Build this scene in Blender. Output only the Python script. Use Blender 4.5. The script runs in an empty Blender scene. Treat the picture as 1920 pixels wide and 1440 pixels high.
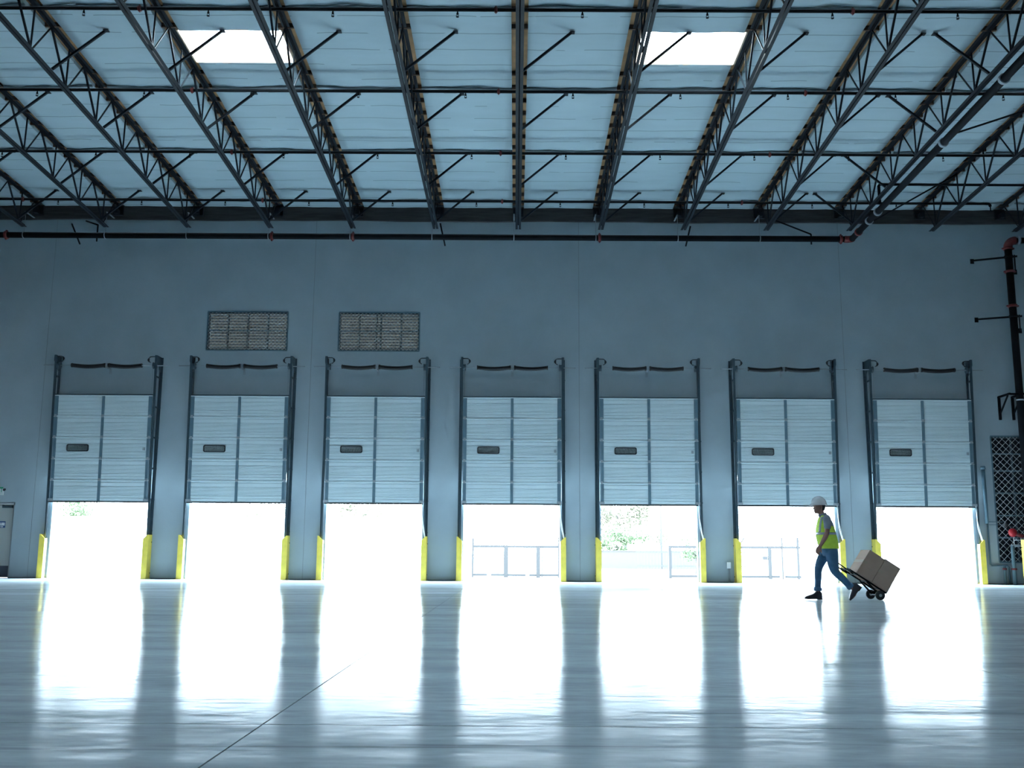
import bpy, math, random
from mathutils import Vector, Matrix
random.seed(7)
S = bpy.context.scene
C = S.collection
PI = math.pi
D = 27.9            # distance of the dock wall's inner face from the camera
CAM_H = 0.75
SLOPE = 0.0388      # roof falls towards the dock wall


def rz(zp, y):      # height of a plane parallel to the roof
    return CAM_H + zp - SLOPE * y


ZT, ZB = 11.04, 10.13     # roof underside and joist bottom chord


# ------------------------------------------------------------------ materials
def mat(name, col, rough=0.6, metal=0.0, noise=0.0, scale=4.0, bump=0.0, bscale=60.0, spec=0.5, stretch=(1, 1, 1), alpha=None):
    m = bpy.data.materials.new(name)
    m.use_nodes = True
    nt = m.node_tree
    b = nt.nodes['Principled BSDF']
    b.inputs['Base Color'].default_value = (*col, 1)
    b.inputs['Roughness'].default_value = rough
    b.inputs['Metallic'].default_value = metal
    b.inputs['Specular IOR Level'].default_value = spec
    tc = nt.nodes.new('ShaderNodeTexCoord')
    mp = nt.nodes.new('ShaderNodeMapping')
    mp.inputs['Scale'].default_value = stretch
    nt.links.new(tc.outputs['Object'], mp.inputs['Vector'])
    if noise:
        n = nt.nodes.new('ShaderNodeTexNoise')
        n.inputs['Scale'].default_value = scale
        n.inputs['Detail'].default_value = 6
        nt.links.new(mp.outputs[0], n.inputs['Vector'])
        r = nt.nodes.new('ShaderNodeMapRange')
        r.inputs['From Min'].default_value = 0.3
        r.inputs['From Max'].default_value = 0.7
        r.inputs['To Min'].default_value = 1 - noise
        r.inputs['To Max'].default_value = 1 + noise
        nt.links.new(n.outputs['Fac'], r.inputs['Value'])
        mx = nt.nodes.new('ShaderNodeVectorMath')
        mx.operation = 'SCALE'
        mx.inputs[0].default_value = col
        nt.links.new(r.outputs[0], mx.inputs['Scale'])
        nt.links.new(mx.outputs[0], b.inputs['Base Color'])
    if bump:
        n2 = nt.nodes.new('ShaderNodeTexNoise')
        n2.inputs['Scale'].default_value = bscale
        n2.inputs['Detail'].default_value = 3
        nt.links.new(mp.outputs[0], n2.inputs['Vector'])
        bp = nt.nodes.new('ShaderNodeBump')
        bp.inputs['Strength'].default_value = bump
        bp.inputs['Distance'].default_value = 0.01
        nt.links.new(n2.outputs['Fac'], bp.inputs['Height'])
        nt.links.new(bp.outputs[0], b.inputs['Normal'])
    return m


M = {}
M['wall'] = mat('painted_concrete', (.385, .46, .505), .85, noise=.05, scale=1.2, bump=.25, bscale=40)
M['wall_dark'] = mat('hall_wall_paint', (.10, .12, .13), .9, noise=.05)
M['joint'] = mat('joint_sealant', (.25, .27, .29), .8)
M['kerb'] = mat('wall_base_sealant', (.05, .06, .08), .8)
M['insul'] = mat('foil_insulation', (.42, .53, .575), .75, noise=.04, scale=1.5, bump=.25, bscale=9, stretch=(.6, 2, 1))
M['seam'] = mat('rolled_vinyl_seam', (.20, .24, .26), .7, noise=.1)
def seam_lines(m):
    nt = m.node_tree; N = nt.nodes; L = nt.links; b = N['Principled BSDF']
    tc = N.new('ShaderNodeTexCoord'); sx = N.new('ShaderNodeSeparateXYZ'); L.new(tc.outputs['Object'], sx.inputs[0])
    n = N.new('ShaderNodeTexNoise'); n.inputs['Scale'].default_value = .9; L.new(tc.outputs['Object'], n.inputs['Vector'])
    def op(o, a, bb):
        q = N.new('ShaderNodeMath'); q.operation = o
        for i, v in enumerate((a, bb)):
            if isinstance(v, (int, float)): q.inputs[i].default_value = v
            else: L.new(v, q.inputs[i])
        return q.outputs[0]
    y = op('ADD', sx.outputs['Y'], op('MULTIPLY', n.outputs['Fac'], .08))
    fr = op('FRACT', op('MULTIPLY', y, 1 / .61), 0)
    d = op('ABSOLUTE', op('SUBTRACT', fr, .5), 0)
    line = op('LESS_THAN', d, .022)
    amt = op('MULTIPLY', line, op('MULTIPLY', op('GREATER_THAN', n.outputs['Fac'], .42), .42))
    k = op('SUBTRACT', 1.0, amt)
    old = b.inputs['Base Color'].links[0].from_socket
    v = N.new('ShaderNodeVectorMath'); v.operation = 'SCALE'; L.new(old, v.inputs[0]); L.new(k, v.inputs['Scale']); L.new(v.outputs[0], b.inputs['Base Color'])
seam_lines(M['insul'])
M['deck'] = mat('plywood_deck', (.60, .36, .18), .8, noise=.25, scale=3)
M['purlin'] = mat('lumber', (.12, .07, .045), .8, noise=.2)
M['curb'] = mat('curb_plywood', (.72, .55, .40), .8, noise=.06, scale=3)
M['steel'] = mat('primed_steel', (.010, .015, .021), .6, noise=.15, scale=5, spec=.25)
M['pipe'] = mat('black_sprinkler_pipe', (.005, .007, .010), .7, noise=.2, spec=.15)
M['red'] = mat('red_coupling', (.16, .022, .022), .5, noise=.2, scale=20)
M['gluelam'] = mat('ledger_timber', (.045, .042, .042), .8, noise=.35, scale=3, stretch=(.6, 1, 6))
M['galv'] = mat('galvanized_steel', (.36, .40, .44), .45, .35, noise=.1, scale=12)
M['meshwire'] = mat('galvanized_mesh', (.55, .60, .62), .5)
M['track'] = mat('track_steel', (.05, .08, .10), .45, .3, noise=.12, scale=10)
M['leaf'] = mat('door_panel_paint', (.68, .77, .80), .5, noise=.03, scale=2)
M['stile'] = mat('door_stile_steel', (.12, .20, .25), .5, .2, noise=.08)
M['rubber'] = mat('black_rubber', (.02, .022, .026), .7)
M['spring'] = mat('oiled_spring_steel', (.012, .012, .014), .45, .3)
M['yellow'] = mat('safety_yellow', (.85, .66, .10), .5, noise=.10, scale=6)
M['white'] = mat('white_plastic', (.8, .82, .83), .4)
M['rope'] = mat('white_rope', (.85, .85, .85), .8)
M['conduit'] = mat('grey_conduit', (.32, .35, .37), .5, .2)
M['exitdoor'] = mat('steel_door_paint', (.48, .50, .48), .5)
M['kick'] = mat('dark_kick_plate', (.09, .10, .13), .4, .3)
M['blue'] = mat('sign_blue', (.02, .07, .22), .5)
M['green'] = mat('exit_green', (.02, .42, .18), .5)
M['gate'] = mat('galvanized_gate', (.009, .008, .008), .7)
M['gatepale'] = mat('aluminium_picket', (.028, .027, .027), .7)
M['yard'] = mat('yard_concrete', (.55, .54, .52), .9, noise=.08, scale=.5)
M['block'] = mat('distant_block_wall', (.042, .037, .034), .9, noise=.04)
M['plaster'] = mat('white_plaster', (.6, .6, .6), .9)
M['leafA'] = mat('tree_leaves', (.13, .125, .085), .9, noise=.3, scale=1)
M['leafB'] = mat('bush_leaves', (.07, .10, .045), .9, noise=.3, scale=1)
M['bark'] = mat('bark', (.05, .045, .04), .9)
M['skin'] = mat('skin', (.40, .21, .16), .55)
M['hair'] = mat('dark_hair', (.012, .010, .010), .7)
M['shirt'] = mat('grey_shirt', (.24, .27, .31), .9, noise=.08, scale=12)
M['vest'] = mat('hi_vis_mesh', (.70, .95, .10), .8, noise=.05, scale=20, bump=.3, bscale=20)
M['reflect'] = mat('silver_tape', (.36, .40, .44), .4)
M['jeans'] = mat('blue_denim', (.075, .18, .32), .9, noise=.18, scale=10, bump=.3, bscale=25)
M['shoe'] = mat('dark_leather', (.018, .018, .028), .5)
M['helmet'] = mat('white_hard_hat', (.80, .80, .82), .35)
M['card'] = mat('cardboard', (.45, .32, .25), .85, noise=.06, scale=5)
M['tape'] = mat('packing_tape', (.42, .32, .24), .35)
M['eye'] = mat('eye_white', (.6, .6, .6), .3)

# glass panes
def glassmat(name, col, trans_col, rough=.15):
    m = bpy.data.materials.new(name); m.use_nodes = True
    nt = m.node_tree; nt.nodes.clear()
    out = nt.nodes.new('ShaderNodeOutputMaterial')
    g = nt.nodes.new('ShaderNodeBsdfGlossy'); g.inputs['Roughness'].default_value = rough
    g.inputs['Color'].default_value = (*col, 1)
    t = nt.nodes.new('ShaderNodeBsdfTranslucent'); t.inputs['Color'].default_value = (*trans_col, 1)
    mx = nt.nodes.new('ShaderNodeMixShader'); mx.inputs[0].default_value = .12
    nt.links.new(t.outputs[0], mx.inputs[1]); nt.links.new(g.outputs[0], mx.inputs[2])
    nt.links.new(mx.outputs[0], out.inputs['Surface'])
    return m
M['frosted'] = glassmat('frosted_window_glass', (.5, .5, .5), (.085, .080, .072))
M['frosted_dark'] = glassmat('dark_window_glass', (.4, .4, .4), (.012, .013, .015))
M['dome'] = glassmat('skylight_acrylic', (.8, .8, .8), (.92, .92, .92))
M['lite'] = mat('scratched_door_lite', (.13, .15, .15), .25)

# polished floor
def floor_material():
    m = bpy.data.materials.new('polished_concrete_floor'); m.use_nodes = True
    nt = m.node_tree; L = nt.links; N = nt.nodes
    b = N['Principled BSDF']
    tc = N.new('ShaderNodeTexCoord')

    def noise(scale, sx, sy, detail=5, dist=0.0):
        mp = N.new('ShaderNodeMapping'); mp.inputs['Scale'].default_value = (sx, sy, 1)
        L.new(tc.outputs['Object'], mp.inputs['Vector'])
        n = N.new('ShaderNodeTexNoise'); n.inputs['Scale'].default_value = scale
        n.inputs['Detail'].default_value = detail; n.inputs['Distortion'].default_value = dist
        L.new(mp.outputs[0], n.inputs['Vector'])
        return n.outputs['Fac']

    def rng(v, a, bb, c, d):
        r = N.new('ShaderNodeMapRange')
        for k, x in zip(('From Min', 'From Max', 'To Min', 'To Max'), (a, bb, c, d)):
            r.inputs[k].default_value = x
        L.new(v, r.inputs['Value']); return r.outputs[0]

    def mul(a, bb, op='MULTIPLY'):
        n = N.new('ShaderNodeMath'); n.operation = op
        L.new(a, n.inputs[0]); L.new(bb, n.inputs[1]); return n.outputs[0]
    big = noise(.35, 1, 1, 4, .6)
    streak = noise(1.1, .35, 2.2, 6, .4)
    fine = noise(9, .6, 1.6, 5)
    skid = noise(2.6, .12, 3.0, 3, 1.2)
    v = mul(mul(rng(big, .3, .7, .80, 1.12), rng(streak, .3, .7, .78, 1.14)), rng(fine, .3, .7, .86, 1.10))
    v = mul(v, rng(skid, .62, .72, 1.0, .62))
    col = N.new('ShaderNodeVectorMath'); col.operation = 'SCALE'
    col.inputs[0].default_value = (.52, .595, .63)
    L.new(v, col.inputs['Scale']); L.new(col.outputs[0], b.inputs['Base Color'])
    r = mul(rng(big, .3, .7, .155, .20), rng(streak, .3, .7, .80, 1.22))
    r = mul(r, rng(fine, .3, .7, .88, 1.12))
    b.inputs['Roughness'].default_value = 1
    gl = N.new('ShaderNodeBsdfAnisotropic'); gl.distribution = 'BECKMANN'; L.new(r, gl.inputs['Roughness'])
    fz = N.new('ShaderNodeFresnel'); fz.inputs['IOR'].default_value = 1.45
    mixs = N.new('ShaderNodeMixShader'); 
    # polish fades towards the dock wall, imitating the hazy glow from the doors
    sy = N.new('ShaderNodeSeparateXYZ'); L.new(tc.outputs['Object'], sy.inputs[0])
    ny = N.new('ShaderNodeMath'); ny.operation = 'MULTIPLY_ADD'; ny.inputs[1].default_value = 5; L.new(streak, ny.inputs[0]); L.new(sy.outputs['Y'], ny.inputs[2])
    haze_fade = N.new('ShaderNodeMapRange'); haze_fade.interpolation_type = 'SMOOTHSTEP'; L.new(ny.outputs[0], haze_fade.inputs['Value'])
    for k_, x_ in zip(('From Min', 'From Max', 'To Min', 'To Max'), (5, 26, 1.0, .12)): haze_fade.inputs[k_].default_value = x_
    L.new(mul(mul(mul(fz.outputs[0], haze_fade.outputs[0]), rng(skid, .62, .72, 1.0, .80)), rng(noise(22, .25, 1.8, 4), .35, .65, .90, 1.0)), mixs.inputs[0]); L.new(b.outputs[0], mixs.inputs[1]); gw = N.new('ShaderNodeBsdfAnisotropic'); gw.distribution = 'GGX'; gw.inputs['Roughness'].default_value = .5
    m2 = N.new('ShaderNodeMixShader'); m2.inputs[0].default_value = .12; L.new(gl.outputs[0], m2.inputs[1]); L.new(gw.outputs[0], m2.inputs[2]); L.new(m2.outputs[0], mixs.inputs[2])
    L.new(mixs.outputs[0], N['Material Output'].inputs['Surface'])
    b.inputs['Specular IOR Level'].default_value = 0
    bp = N.new('ShaderNodeBump'); bp.inputs['Strength'].default_value = .045; bp.inputs['Distance'].default_value = .02
    L.new(mul(noise(3.0, .5, 1.4, 4, .5), fine, 'ADD'), bp.inputs['Height'])
    L.new(bp.outputs[0], b.inputs['Normal']); L.new(bp.outputs[0], gl.inputs['Normal'])
    return m
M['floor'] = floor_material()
M['sawcut'] = mat('saw_cut_filler', (.03, .035, .045), .8, noise=.6, scale=14)


# ------------------------------------------------------------------ mesh builder
class MB:
    def __init__(s):
        s.v = []; s.f = []; s.sm = []; s.mi = []

    def add(s, vs, fs, smooth=False, mi=0):
        o = len(s.v)
        s.v += [tuple(p) for p in vs]
        for f in fs:
            s.f.append(tuple(i + o for i in f)); s.sm.append(smooth); s.mi.append(mi)
        return s

    def box(s, x0, x1, y0, y1, z0, z1, mi=0):
        vs = [(x, y, z) for z in (z0, z1) for y in (y0, y1) for x in (x0, x1)]
        return s.add(vs, [(0, 2, 3, 1), (4, 5, 7, 6), (0, 1, 5, 4), (2, 6, 7, 3), (0, 4, 6, 2), (1, 3, 7, 5)], mi=mi)

    def bar(s, a, b, w, h, up=(0, 0, 1), mi=0):
        a, b = Vector(a), Vector(b); d = (b - a).normalized(); up = Vector(up)
        if abs(d.dot(up)) > .98: up = Vector((0, 1, 0))
        r = d.cross(up).normalized(); u = r.cross(d)
        vs = [p + r * (sx * w / 2) + u * (sz * h / 2) for p in (a, b) for sx, sz in ((-1, -1), (1, -1), (1, 1), (-1, 1))]
        return s.add(vs, [(0, 1, 2, 3), (7, 6, 5, 4), (0, 4, 5, 1), (1, 5, 6, 2), (2, 6, 7, 3), (3, 7, 4, 0)], mi=mi)

    def tube(s, pts, r, n=12, cap=True, mi=0):
        pts = [Vector(p) for p in pts]
        rs = r if isinstance(r, (list, tuple)) else [r] * len(pts)
        rings = []; ref = None
        for i, p in enumerate(pts):
            d = (pts[min(i + 1, len(pts) - 1)] - pts[max(i - 1, 0)]).normalized()
            if ref is None:
                ref = Vector((0, 0, 1)) if abs(d.z) < .9 else Vector((1, 0, 0))
            u = (ref - d * ref.dot(d)).normalized(); ref = u; w = d.cross(u)
            rings.append([p + (u * math.cos(2 * PI * k / n) + w * math.sin(2 * PI * k / n)) * rs[i] for k in range(n)])
        vs = [q for rg in rings for q in rg]; fs = []
        for i in range(len(rings) - 1):
            for k in range(n):
                a = i * n + k; b2 = i * n + (k + 1) % n
                fs.append((a, b2, b2 + n, a + n))
        s.add(vs, fs, True, mi)
        if cap:
            m = len(vs) - n
            s.add(vs[:n], [tuple(range(n))[::-1]], False, mi); s.add(vs[m:], [tuple(range(n))], False, mi)
        return s

    def loft(s, rings, smooth=True, mi=0, closed=True):
        n = len(rings[0]); vs = [q for r in rings for q in r]; fs = []
        for i in range(len(rings) - 1):
            for k in range(n):
                a = i * n + k; b2 = i * n + (k + 1) % n
                fs.append((a, b2, b2 + n, a + n))
        if closed:
            fs.append(tuple(range(n))[::-1]); fs.append(tuple(range(len(vs) - n, len(vs))))
        return s.add(vs, fs, smooth, mi)

    def prism(s, poly, fn, t0, t1, mi=0, smooth=False):
        """poly: 2-D outline; fn(u, v, t) -> xyz"""
        n = len(poly)
        vs = [fn(u, v, t0) for u, v in poly] + [fn(u, v, t1) for u, v in poly]
        fs = [tuple(range(n))[::-1], tuple(range(n, 2 * n))] + [(i, (i + 1) % n, (i + 1) % n + n, i + n) for i in range(n)]
        return s.add(vs, fs, smooth, mi)

    def mesh(s, name, mats):
        me = bpy.data.meshes.new(name)
        me.from_pydata(s.v, [], s.f)
        for m in (mats if isinstance(mats, (list, tuple)) else [mats]): me.materials.append(m)
        for p, sm, mi in zip(me.polygons, s.sm, s.mi):
            p.use_smooth = sm; p.material_index = mi
        import bmesh
        bm = bmesh.new(); bm.from_mesh(me)
        bmesh.ops.remove_doubles(bm, verts=bm.verts, dist=1e-5)
        bmesh.ops.recalc_face_normals(bm, faces=bm.faces); bm.to_mesh(me); bm.free()
        return me

    def build(s, name, mats, parent=None, loc=(0, 0, 0)):
        o = bpy.data.objects.new(name, s.mesh(name, mats)); C.objects.link(o)
        o.location = loc
        if parent is not None: o.parent = parent
        return o


def empty(name, loc=(0, 0, 0)):
    o = bpy.data.objects.new(name, None); C.objects.link(o); o.location = loc
    o.empty_display_size = .1
    return o


def tag(o, label=None, cat=None, group=None, kind=None):
    if label: o['label'] = label
    if cat: o['category'] = cat
    if group: o['group'] = group
    if kind: o['kind'] = kind
    return o


def kids(o):
    return [c for c in list(C.objects) if c.parent == o]


def copy_tree(o, childmap, parent=None):
    c = o.copy(); C.objects.link(c)
    if parent is not None: c.parent = parent
    for ch in childmap.get(o.name, ()):
        copy_tree(ch, childmap, c)
    return c


def child_map():
    m = {}
    for o in C.objects:
        if o.parent: m.setdefault(o.parent.name, []).append(o)
    return m


def slab(mb, us, vs, depth, place, thick):
    """a slab cut into cells: depth(u, v) is None for a hole, else how far the front is sunk"""
    nu, nv = len(us) - 1, len(vs) - 1
    d = [[depth((us[i] + us[i + 1]) / 2, (vs[j] + vs[j + 1]) / 2) for j in range(nv)] for i in range(nu)]
    g = lambda i, j: d[i][j] if 0 <= i < nu and 0 <= j < nv else 'out'
    for i in range(nu):
        for j in range(nv):
            a = d[i][j]; u0, u1, v0, v1 = us[i], us[i + 1], vs[j], vs[j + 1]
            if a is not None:
                mb.add([place(u0, v0, a), place(u1, v0, a), place(u1, v1, a), place(u0, v1, a)], [(0, 1, 2, 3)], mi=1 if a > 0 else 0)
                mb.add([place(u0, v0, thick), place(u1, v0, thick), place(u1, v1, thick), place(u0, v1, thick)], [(3, 2, 1, 0)])
            for (ii, jj, e) in ((i + 1, j, ((u1, v0), (u1, v1))), (i, j + 1, ((u0, v1), (u1, v1)))):
                b = g(ii, jj)
                if b == 'out': b = None
                da = thick if a is None else a; db = thick if b is None else b
                if abs(da - db) > 1e-9:
                    (p, q), (r2, s2) = e
                    mb.add([place(p, q, da), place(r2, s2, da), place(r2, s2, db), place(p, q, db)], [(0, 1, 2, 3)])
            if (i == 0 or j == 0) and a is not None:
                if i == 0: mb.add([place(u0, v0, a), place(u0, v1, a), place(u0, v1, thick), place(u0, v0, thick)], [(0, 1, 2, 3)])
                if j == 0: mb.add([place(u0, v0, a), place(u1, v0, a), place(u1, v0, thick), place(u0, v0, thick)], [(0, 1, 2, 3)])
    return mb


# ------------------------------------------------------------------ camera
th = math.atan(318 / 1867); roll = math.radians(.37); yaw = -.0043
fwd = Vector((math.sin(yaw) * math.cos(th), math.cos(yaw) * math.cos(th), math.sin(th)))
r0 = fwd.cross(Vector((0, 0, 1))).normalized(); u0 = r0.cross(fwd)
R = r0 * math.cos(roll) + u0 * math.sin(roll); U = u0 * math.cos(roll) - r0 * math.sin(roll)
cam_d = bpy.data.cameras.new('camera'); cam = bpy.data.objects.new('camera', cam_d); C.objects.link(cam)
mw = Matrix((R, U, -fwd)).transposed().to_4x4(); mw.translation = Vector((0, 0, CAM_H)); cam.matrix_world = mw
cam_d.sensor_fit = 'HORIZONTAL'; cam_d.sensor_width = 36; cam_d.lens = 36 * 1867 / 1920
cam_d.clip_end = 500; cam_d.clip_start = .05
S.camera = cam

# ------------------------------------------------------------------ the hall
XL, XR, YB = -30.3, 30.3, -25.0
DOOR_X = [-.11 + 3.82 * (k - 3) for k in range(7)]
JOINTS = [-21.1, -13.45, -5.86, 1.79, 9.34, 17.0, 24.6]
W1 = (-8.88, -6.575, 6.44, 7.57); W2 = (-5.10, -2.785, 6.44, 7.57); W3 = (13.34, 15.64, .60, 4.09)
EXITD = (-14.92, -13.97, 0, 2.08)
holes = [(x - 1.335, x + 1.335, 0, 2.95) for x in DOOR_X] + [W1, W2, W3, EXITD]
us = sorted({XL, XR, *[j - .006 for j in JOINTS], *[j + .006 for j in JOINTS], *[h[0] for h in holes], *[h[1] for h in holes]})
vs = sorted({0, 11.3, *[h[2] for h in holes], *[h[3] for h in holes]})


def wdepth(u, v):
    for h in holes:
        if h[0] < u < h[1] and h[2] < v < h[3]: return None
    for j in JOINTS:
        if abs(u - j) < .006: return .008
    return 0


w = slab(MB(), us, vs, wdepth, lambda u, v, d: (u, D + d, v), .2)
tag(w.build('wall_back', [M['wall'], M['joint']]), kind='structure')
# the rest of the shell
def xwall(name, x, s):
    m = MB(); m.box(min(x, x + s * .2), max(x, x + s * .2), YB, D + .2, 0, 13.2); tag(m.build(name, M['wall_dark']), kind='structure')
xwall('wall_left', XL, -1); xwall('wall_right', XR, 1)
m = MB(); m.box(XL, XR, YB - .2, YB, 0, 13.2); tag(m.build('wall_front', M['wall_dark']), kind='structure')

# floor slabs with saw cuts
xs = sorted({XL, XR, -1.114, -1.106, 3.117, 3.123}); ys = sorted({YB, D + .2, 4.576, 4.586, 6.258, 6.260, 9.957, 9.961})
cuts_x = ((-1.114, -1.106), (3.117, 3.123)); cuts_y = ((4.576, 4.586), (6.258, 6.260), (9.957, 9.961))
def fdepth(u, v):
    if any(a < u < b for a, b in cuts_x) or any(a < v < b for a, b in cuts_y): return .004
    return 0
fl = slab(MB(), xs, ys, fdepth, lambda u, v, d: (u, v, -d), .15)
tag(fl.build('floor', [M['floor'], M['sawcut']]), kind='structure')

# dark sealant line at the foot of every pier
bb = MB(); edges = [XL] + [e for x in sorted(DOOR_X + [-14.445]) for e in ((x - 1.335, x + 1.335) if x > -14 else (EXITD[0], EXITD[1]))] + [XR]
for a, b in zip(edges[::2], edges[1::2]): bb.box(a, b, D - .012, D, 0, .022)
tag(bb.build('baseboard_back', M['kerb']), kind='structure')

# ceiling: deck, purlins, insulation
J0, JP = .03, 2.335
jx = lambda k: J0 + JP * (k - 6)
SKY_B = (-1, 3, 7, 11)
SKY_Y = [18.50 - 12.2 * i for i in range(4)]  # only two are in view; the others are added for fill light
SKY_L = 1.24
sky = []
for k in SKY_B:
    for i, y in enumerate(SKY_Y): sky.append((jx(k) + .13, jx(k + 1) - .13, y, y + SKY_L))
hole_ = [(a - .036, b - -.036, c_ - .036, d_ + .036) for a, b, c_, d_ in sky]
us = sorted({XL, XR, *[h[0] for h in hole_], *[h[1] for h in hole_]}); vs = sorted({YB, D, *[h[2] for h in hole_], *[h[3] for h in hole_]})
def cdepth(u, v):
    return None if any(h[0] < u < h[1] and h[2] < v < h[3] for h in hole_) else 0
c = slab(MB(), us, vs, cdepth, lambda u, v, d: (u, v, rz(ZT + .11 + d, v)), .12)
ceiling = tag(c.build('ceiling', [M['deck'], M['deck']]), kind='structure')
y = D - .32; pur = []
while y > 13:
    if not any(a - .03 < y < a + SKY_L + .03 for a in SKY_Y):
        p = MB(); p.bar((XL + .05, y, rz(ZT + .06, y)), (XR - .05, y, rz(ZT + .06, y)), .045, .095); p.build('purlin', M['purlin'], ceiling)
    y -= .61
SEAMS = [27.20, 23.95, 20.75, 17.62, 14.45]
for k in range(-7, 19):
    x0, x1 = jx(k) + .165, jx(k + 1) - .165
    if x0 < XL or x1 > XR: x0, x1 = max(x0, XL), min(x1, XR)
    if x1 <= x0: continue
    rnd = random.Random(k * 31 + 5)
    ph = [rnd.uniform(0, 6.28) for _ in range(8)]
    has = k in SKY_B
    ysamp = []
    yy = D - .01
    while yy > 12: ysamp.append(yy); yy -= .061
    while yy > YB: ysamp.append(yy); yy -= .61
    ysamp.append(YB)
    if has:
        for a in SKY_Y: ysamp += [a - .0005, a, a + SKY_L, a + SKY_L + .0005]
    ysamp = sorted(set(ysamp)); nx = 11
    vsx = []; fs = []

    def hgt(x, yv):
        t = ((D - .32 - yv) / .61) % 1
        z = -.010 * math.sin(PI * t) ** .5 if yv > 12 else 0
        for i, sy in enumerate(SEAMS):
            wob = .03 * math.sin(x * 2.1 + ph[i]) + .012 * math.sin(x * 7 + ph[i + 1])
            dd = abs(yv - sy - wob) / .055
            if dd < 1: z -= .012 * (1 - dd)
        z -= .006 * math.sin(x * 3.3 + yv * 1.7 + ph[6]) + .004 * math.sin(x * 9 + yv * 4 + ph[7])
        return z
    rows = []
    for yv in ysamp:
        rows.append(len(vsx))
        for i in range(nx):
            x = x0 + (x1 - x0) * i / (nx - 1)
            vsx.append((x, yv, rz(ZT + hgt(x, yv), yv)))
    for r in range(len(ysamp) - 1):
        mid = (ysamp[r] + ysamp[r + 1]) / 2
        if has and any(a < mid < a + SKY_L for a in SKY_Y): continue
        for i in range(nx - 1):
            a = rows[r] + i; b = rows[r + 1] + i
            fs.append((a, a + 1, b + 1, b))
    mb = MB(); mb.add(vsx, fs, True)
    # folded edge so that the blanket has thickness along both sides
    for i in (0, nx - 1):
        for r in range(len(ysamp) - 1):
            mid = (ysamp[r] + ysamp[r + 1]) / 2
            if has and any(a < mid < a + SKY_L for a in SKY_Y): continue
            p, q = vsx[rows[r] + i], vsx[rows[r + 1] + i]
            mb.add([p, q, (q[0], q[1], q[2] + .09), (p[0], p[1], p[2] + .09)], [(0, 1, 2, 3)])
    blanket = mb.build('insulation_blanket', M['insul'], ceiling)
    for i, sy in enumerate(SEAMS[:4]):
        sr = MB(); pts = []
        for q in range(25):
            x = x0 + (x1 - x0) * q / 24
            yv = sy + .035 * math.sin(x * 2.1 + ph[i]) + .014 * math.sin(x * 6 + ph[i + 1])
            pts.append((x, yv, rz(ZT, yv) - .030 - .012 * math.sin(x * 3.1 + ph[i + 2]) - .02 * math.sin(PI * q / 24)))
        sr.tube(pts, [.036 + .006 * math.sin(q * 1.3 + ph[i]) for q in range(25)], 10)
        sr.build('seam_roll', M['seam'], blanket)

# skylights
SL = []
for k in SKY_B:
    for i, ya in enumerate(SKY_Y):
        x0, x1, yb = jx(k) + .13, jx(k + 1) - .13, ya + SKY_L
        root = empty('skylight', ((x0 + x1) / 2, (ya + yb) / 2, rz(ZT, (ya + yb) / 2)))
        ox, oy, oz = root.location
        h0, h1 = ZT + .0, ZT + .36
        cb = MB()
        for (a, b) in (((x0, ya), (x1, ya)), ((x1, ya), (x1, yb)), ((x1, yb), (x0, yb)), ((x0, yb), (x0, ya))):
            (ax, ay), (bx, by) = a, b
            dx, dy = (bx - ax), (by - ay); l = math.hypot(dx, dy); nx_, ny_ = dy / l * .03, -dx / l * .03
            vs_ = [(ax, ay), (bx, by), (bx + nx_, by + ny_), (ax + nx_, ay + ny_)]
            cb.add([(px - ox, py - oy, rz(h, py) - oz) for h in (h0, h1) for px, py in vs_],
                   [(0, 1, 2, 3), (7, 6, 5, 4), (0, 4, 5, 1), (1, 5, 6, 2), (2, 6, 7, 3), (3, 7, 4, 0)])
        cb.build('curb', M['curb'], root)
        dm = MB(); n = 8; grid = []
        for a in range(n + 1):
            for b in range(n + 1):
                px = x0 + (x1 - x0) * a / n; py = ya + (yb - ya) * b / n
                lift = .16 * math.sin(PI * a / n) * math.sin(PI * b / n)
                grid.append((px - ox, py - oy, rz(h1 + lift, py) - oz))
        dm.add(grid, [(a * (n + 1) + b, (a + 1) * (n + 1) + b, (a + 1) * (n + 1) + b + 1, a * (n + 1) + b + 1) for a in range(n) for b in range(n)], False)
        dm.build('dome', M['dome'], root)
        if i == 0 and k == 3: tag(root, 'white skylight in the roof above the two barred windows', 'skylight')
        elif i == 0 and k == 7: tag(root, 'white skylight in the roof between the two joists right of the centre', 'skylight')
        else: tag(root, 'white skylight in another part of the hall roof, out of the photo', 'skylight', 'skylights out of view')

# ledger on the wall
lg = MB()
px = XL + .05
lw = []
while px < XR: lw.append(px); px += .8
for z0, z1, t in ((10.30, 10.72, .09),):
    rings = []
    for x in lw:
        wv = .012 * math.sin(x * .9) + .008 * math.sin(x * 2.3)
        rings.append([(x, D - t, z0 + wv), (x, D, z0 + wv), (x, D, z1 + wv), (x, D - t, z1 + wv)])
    lg.loft(rings, smooth=False)
tag(lg.build('ledger_beam', M['gluelam']), kind='structure')

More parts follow.
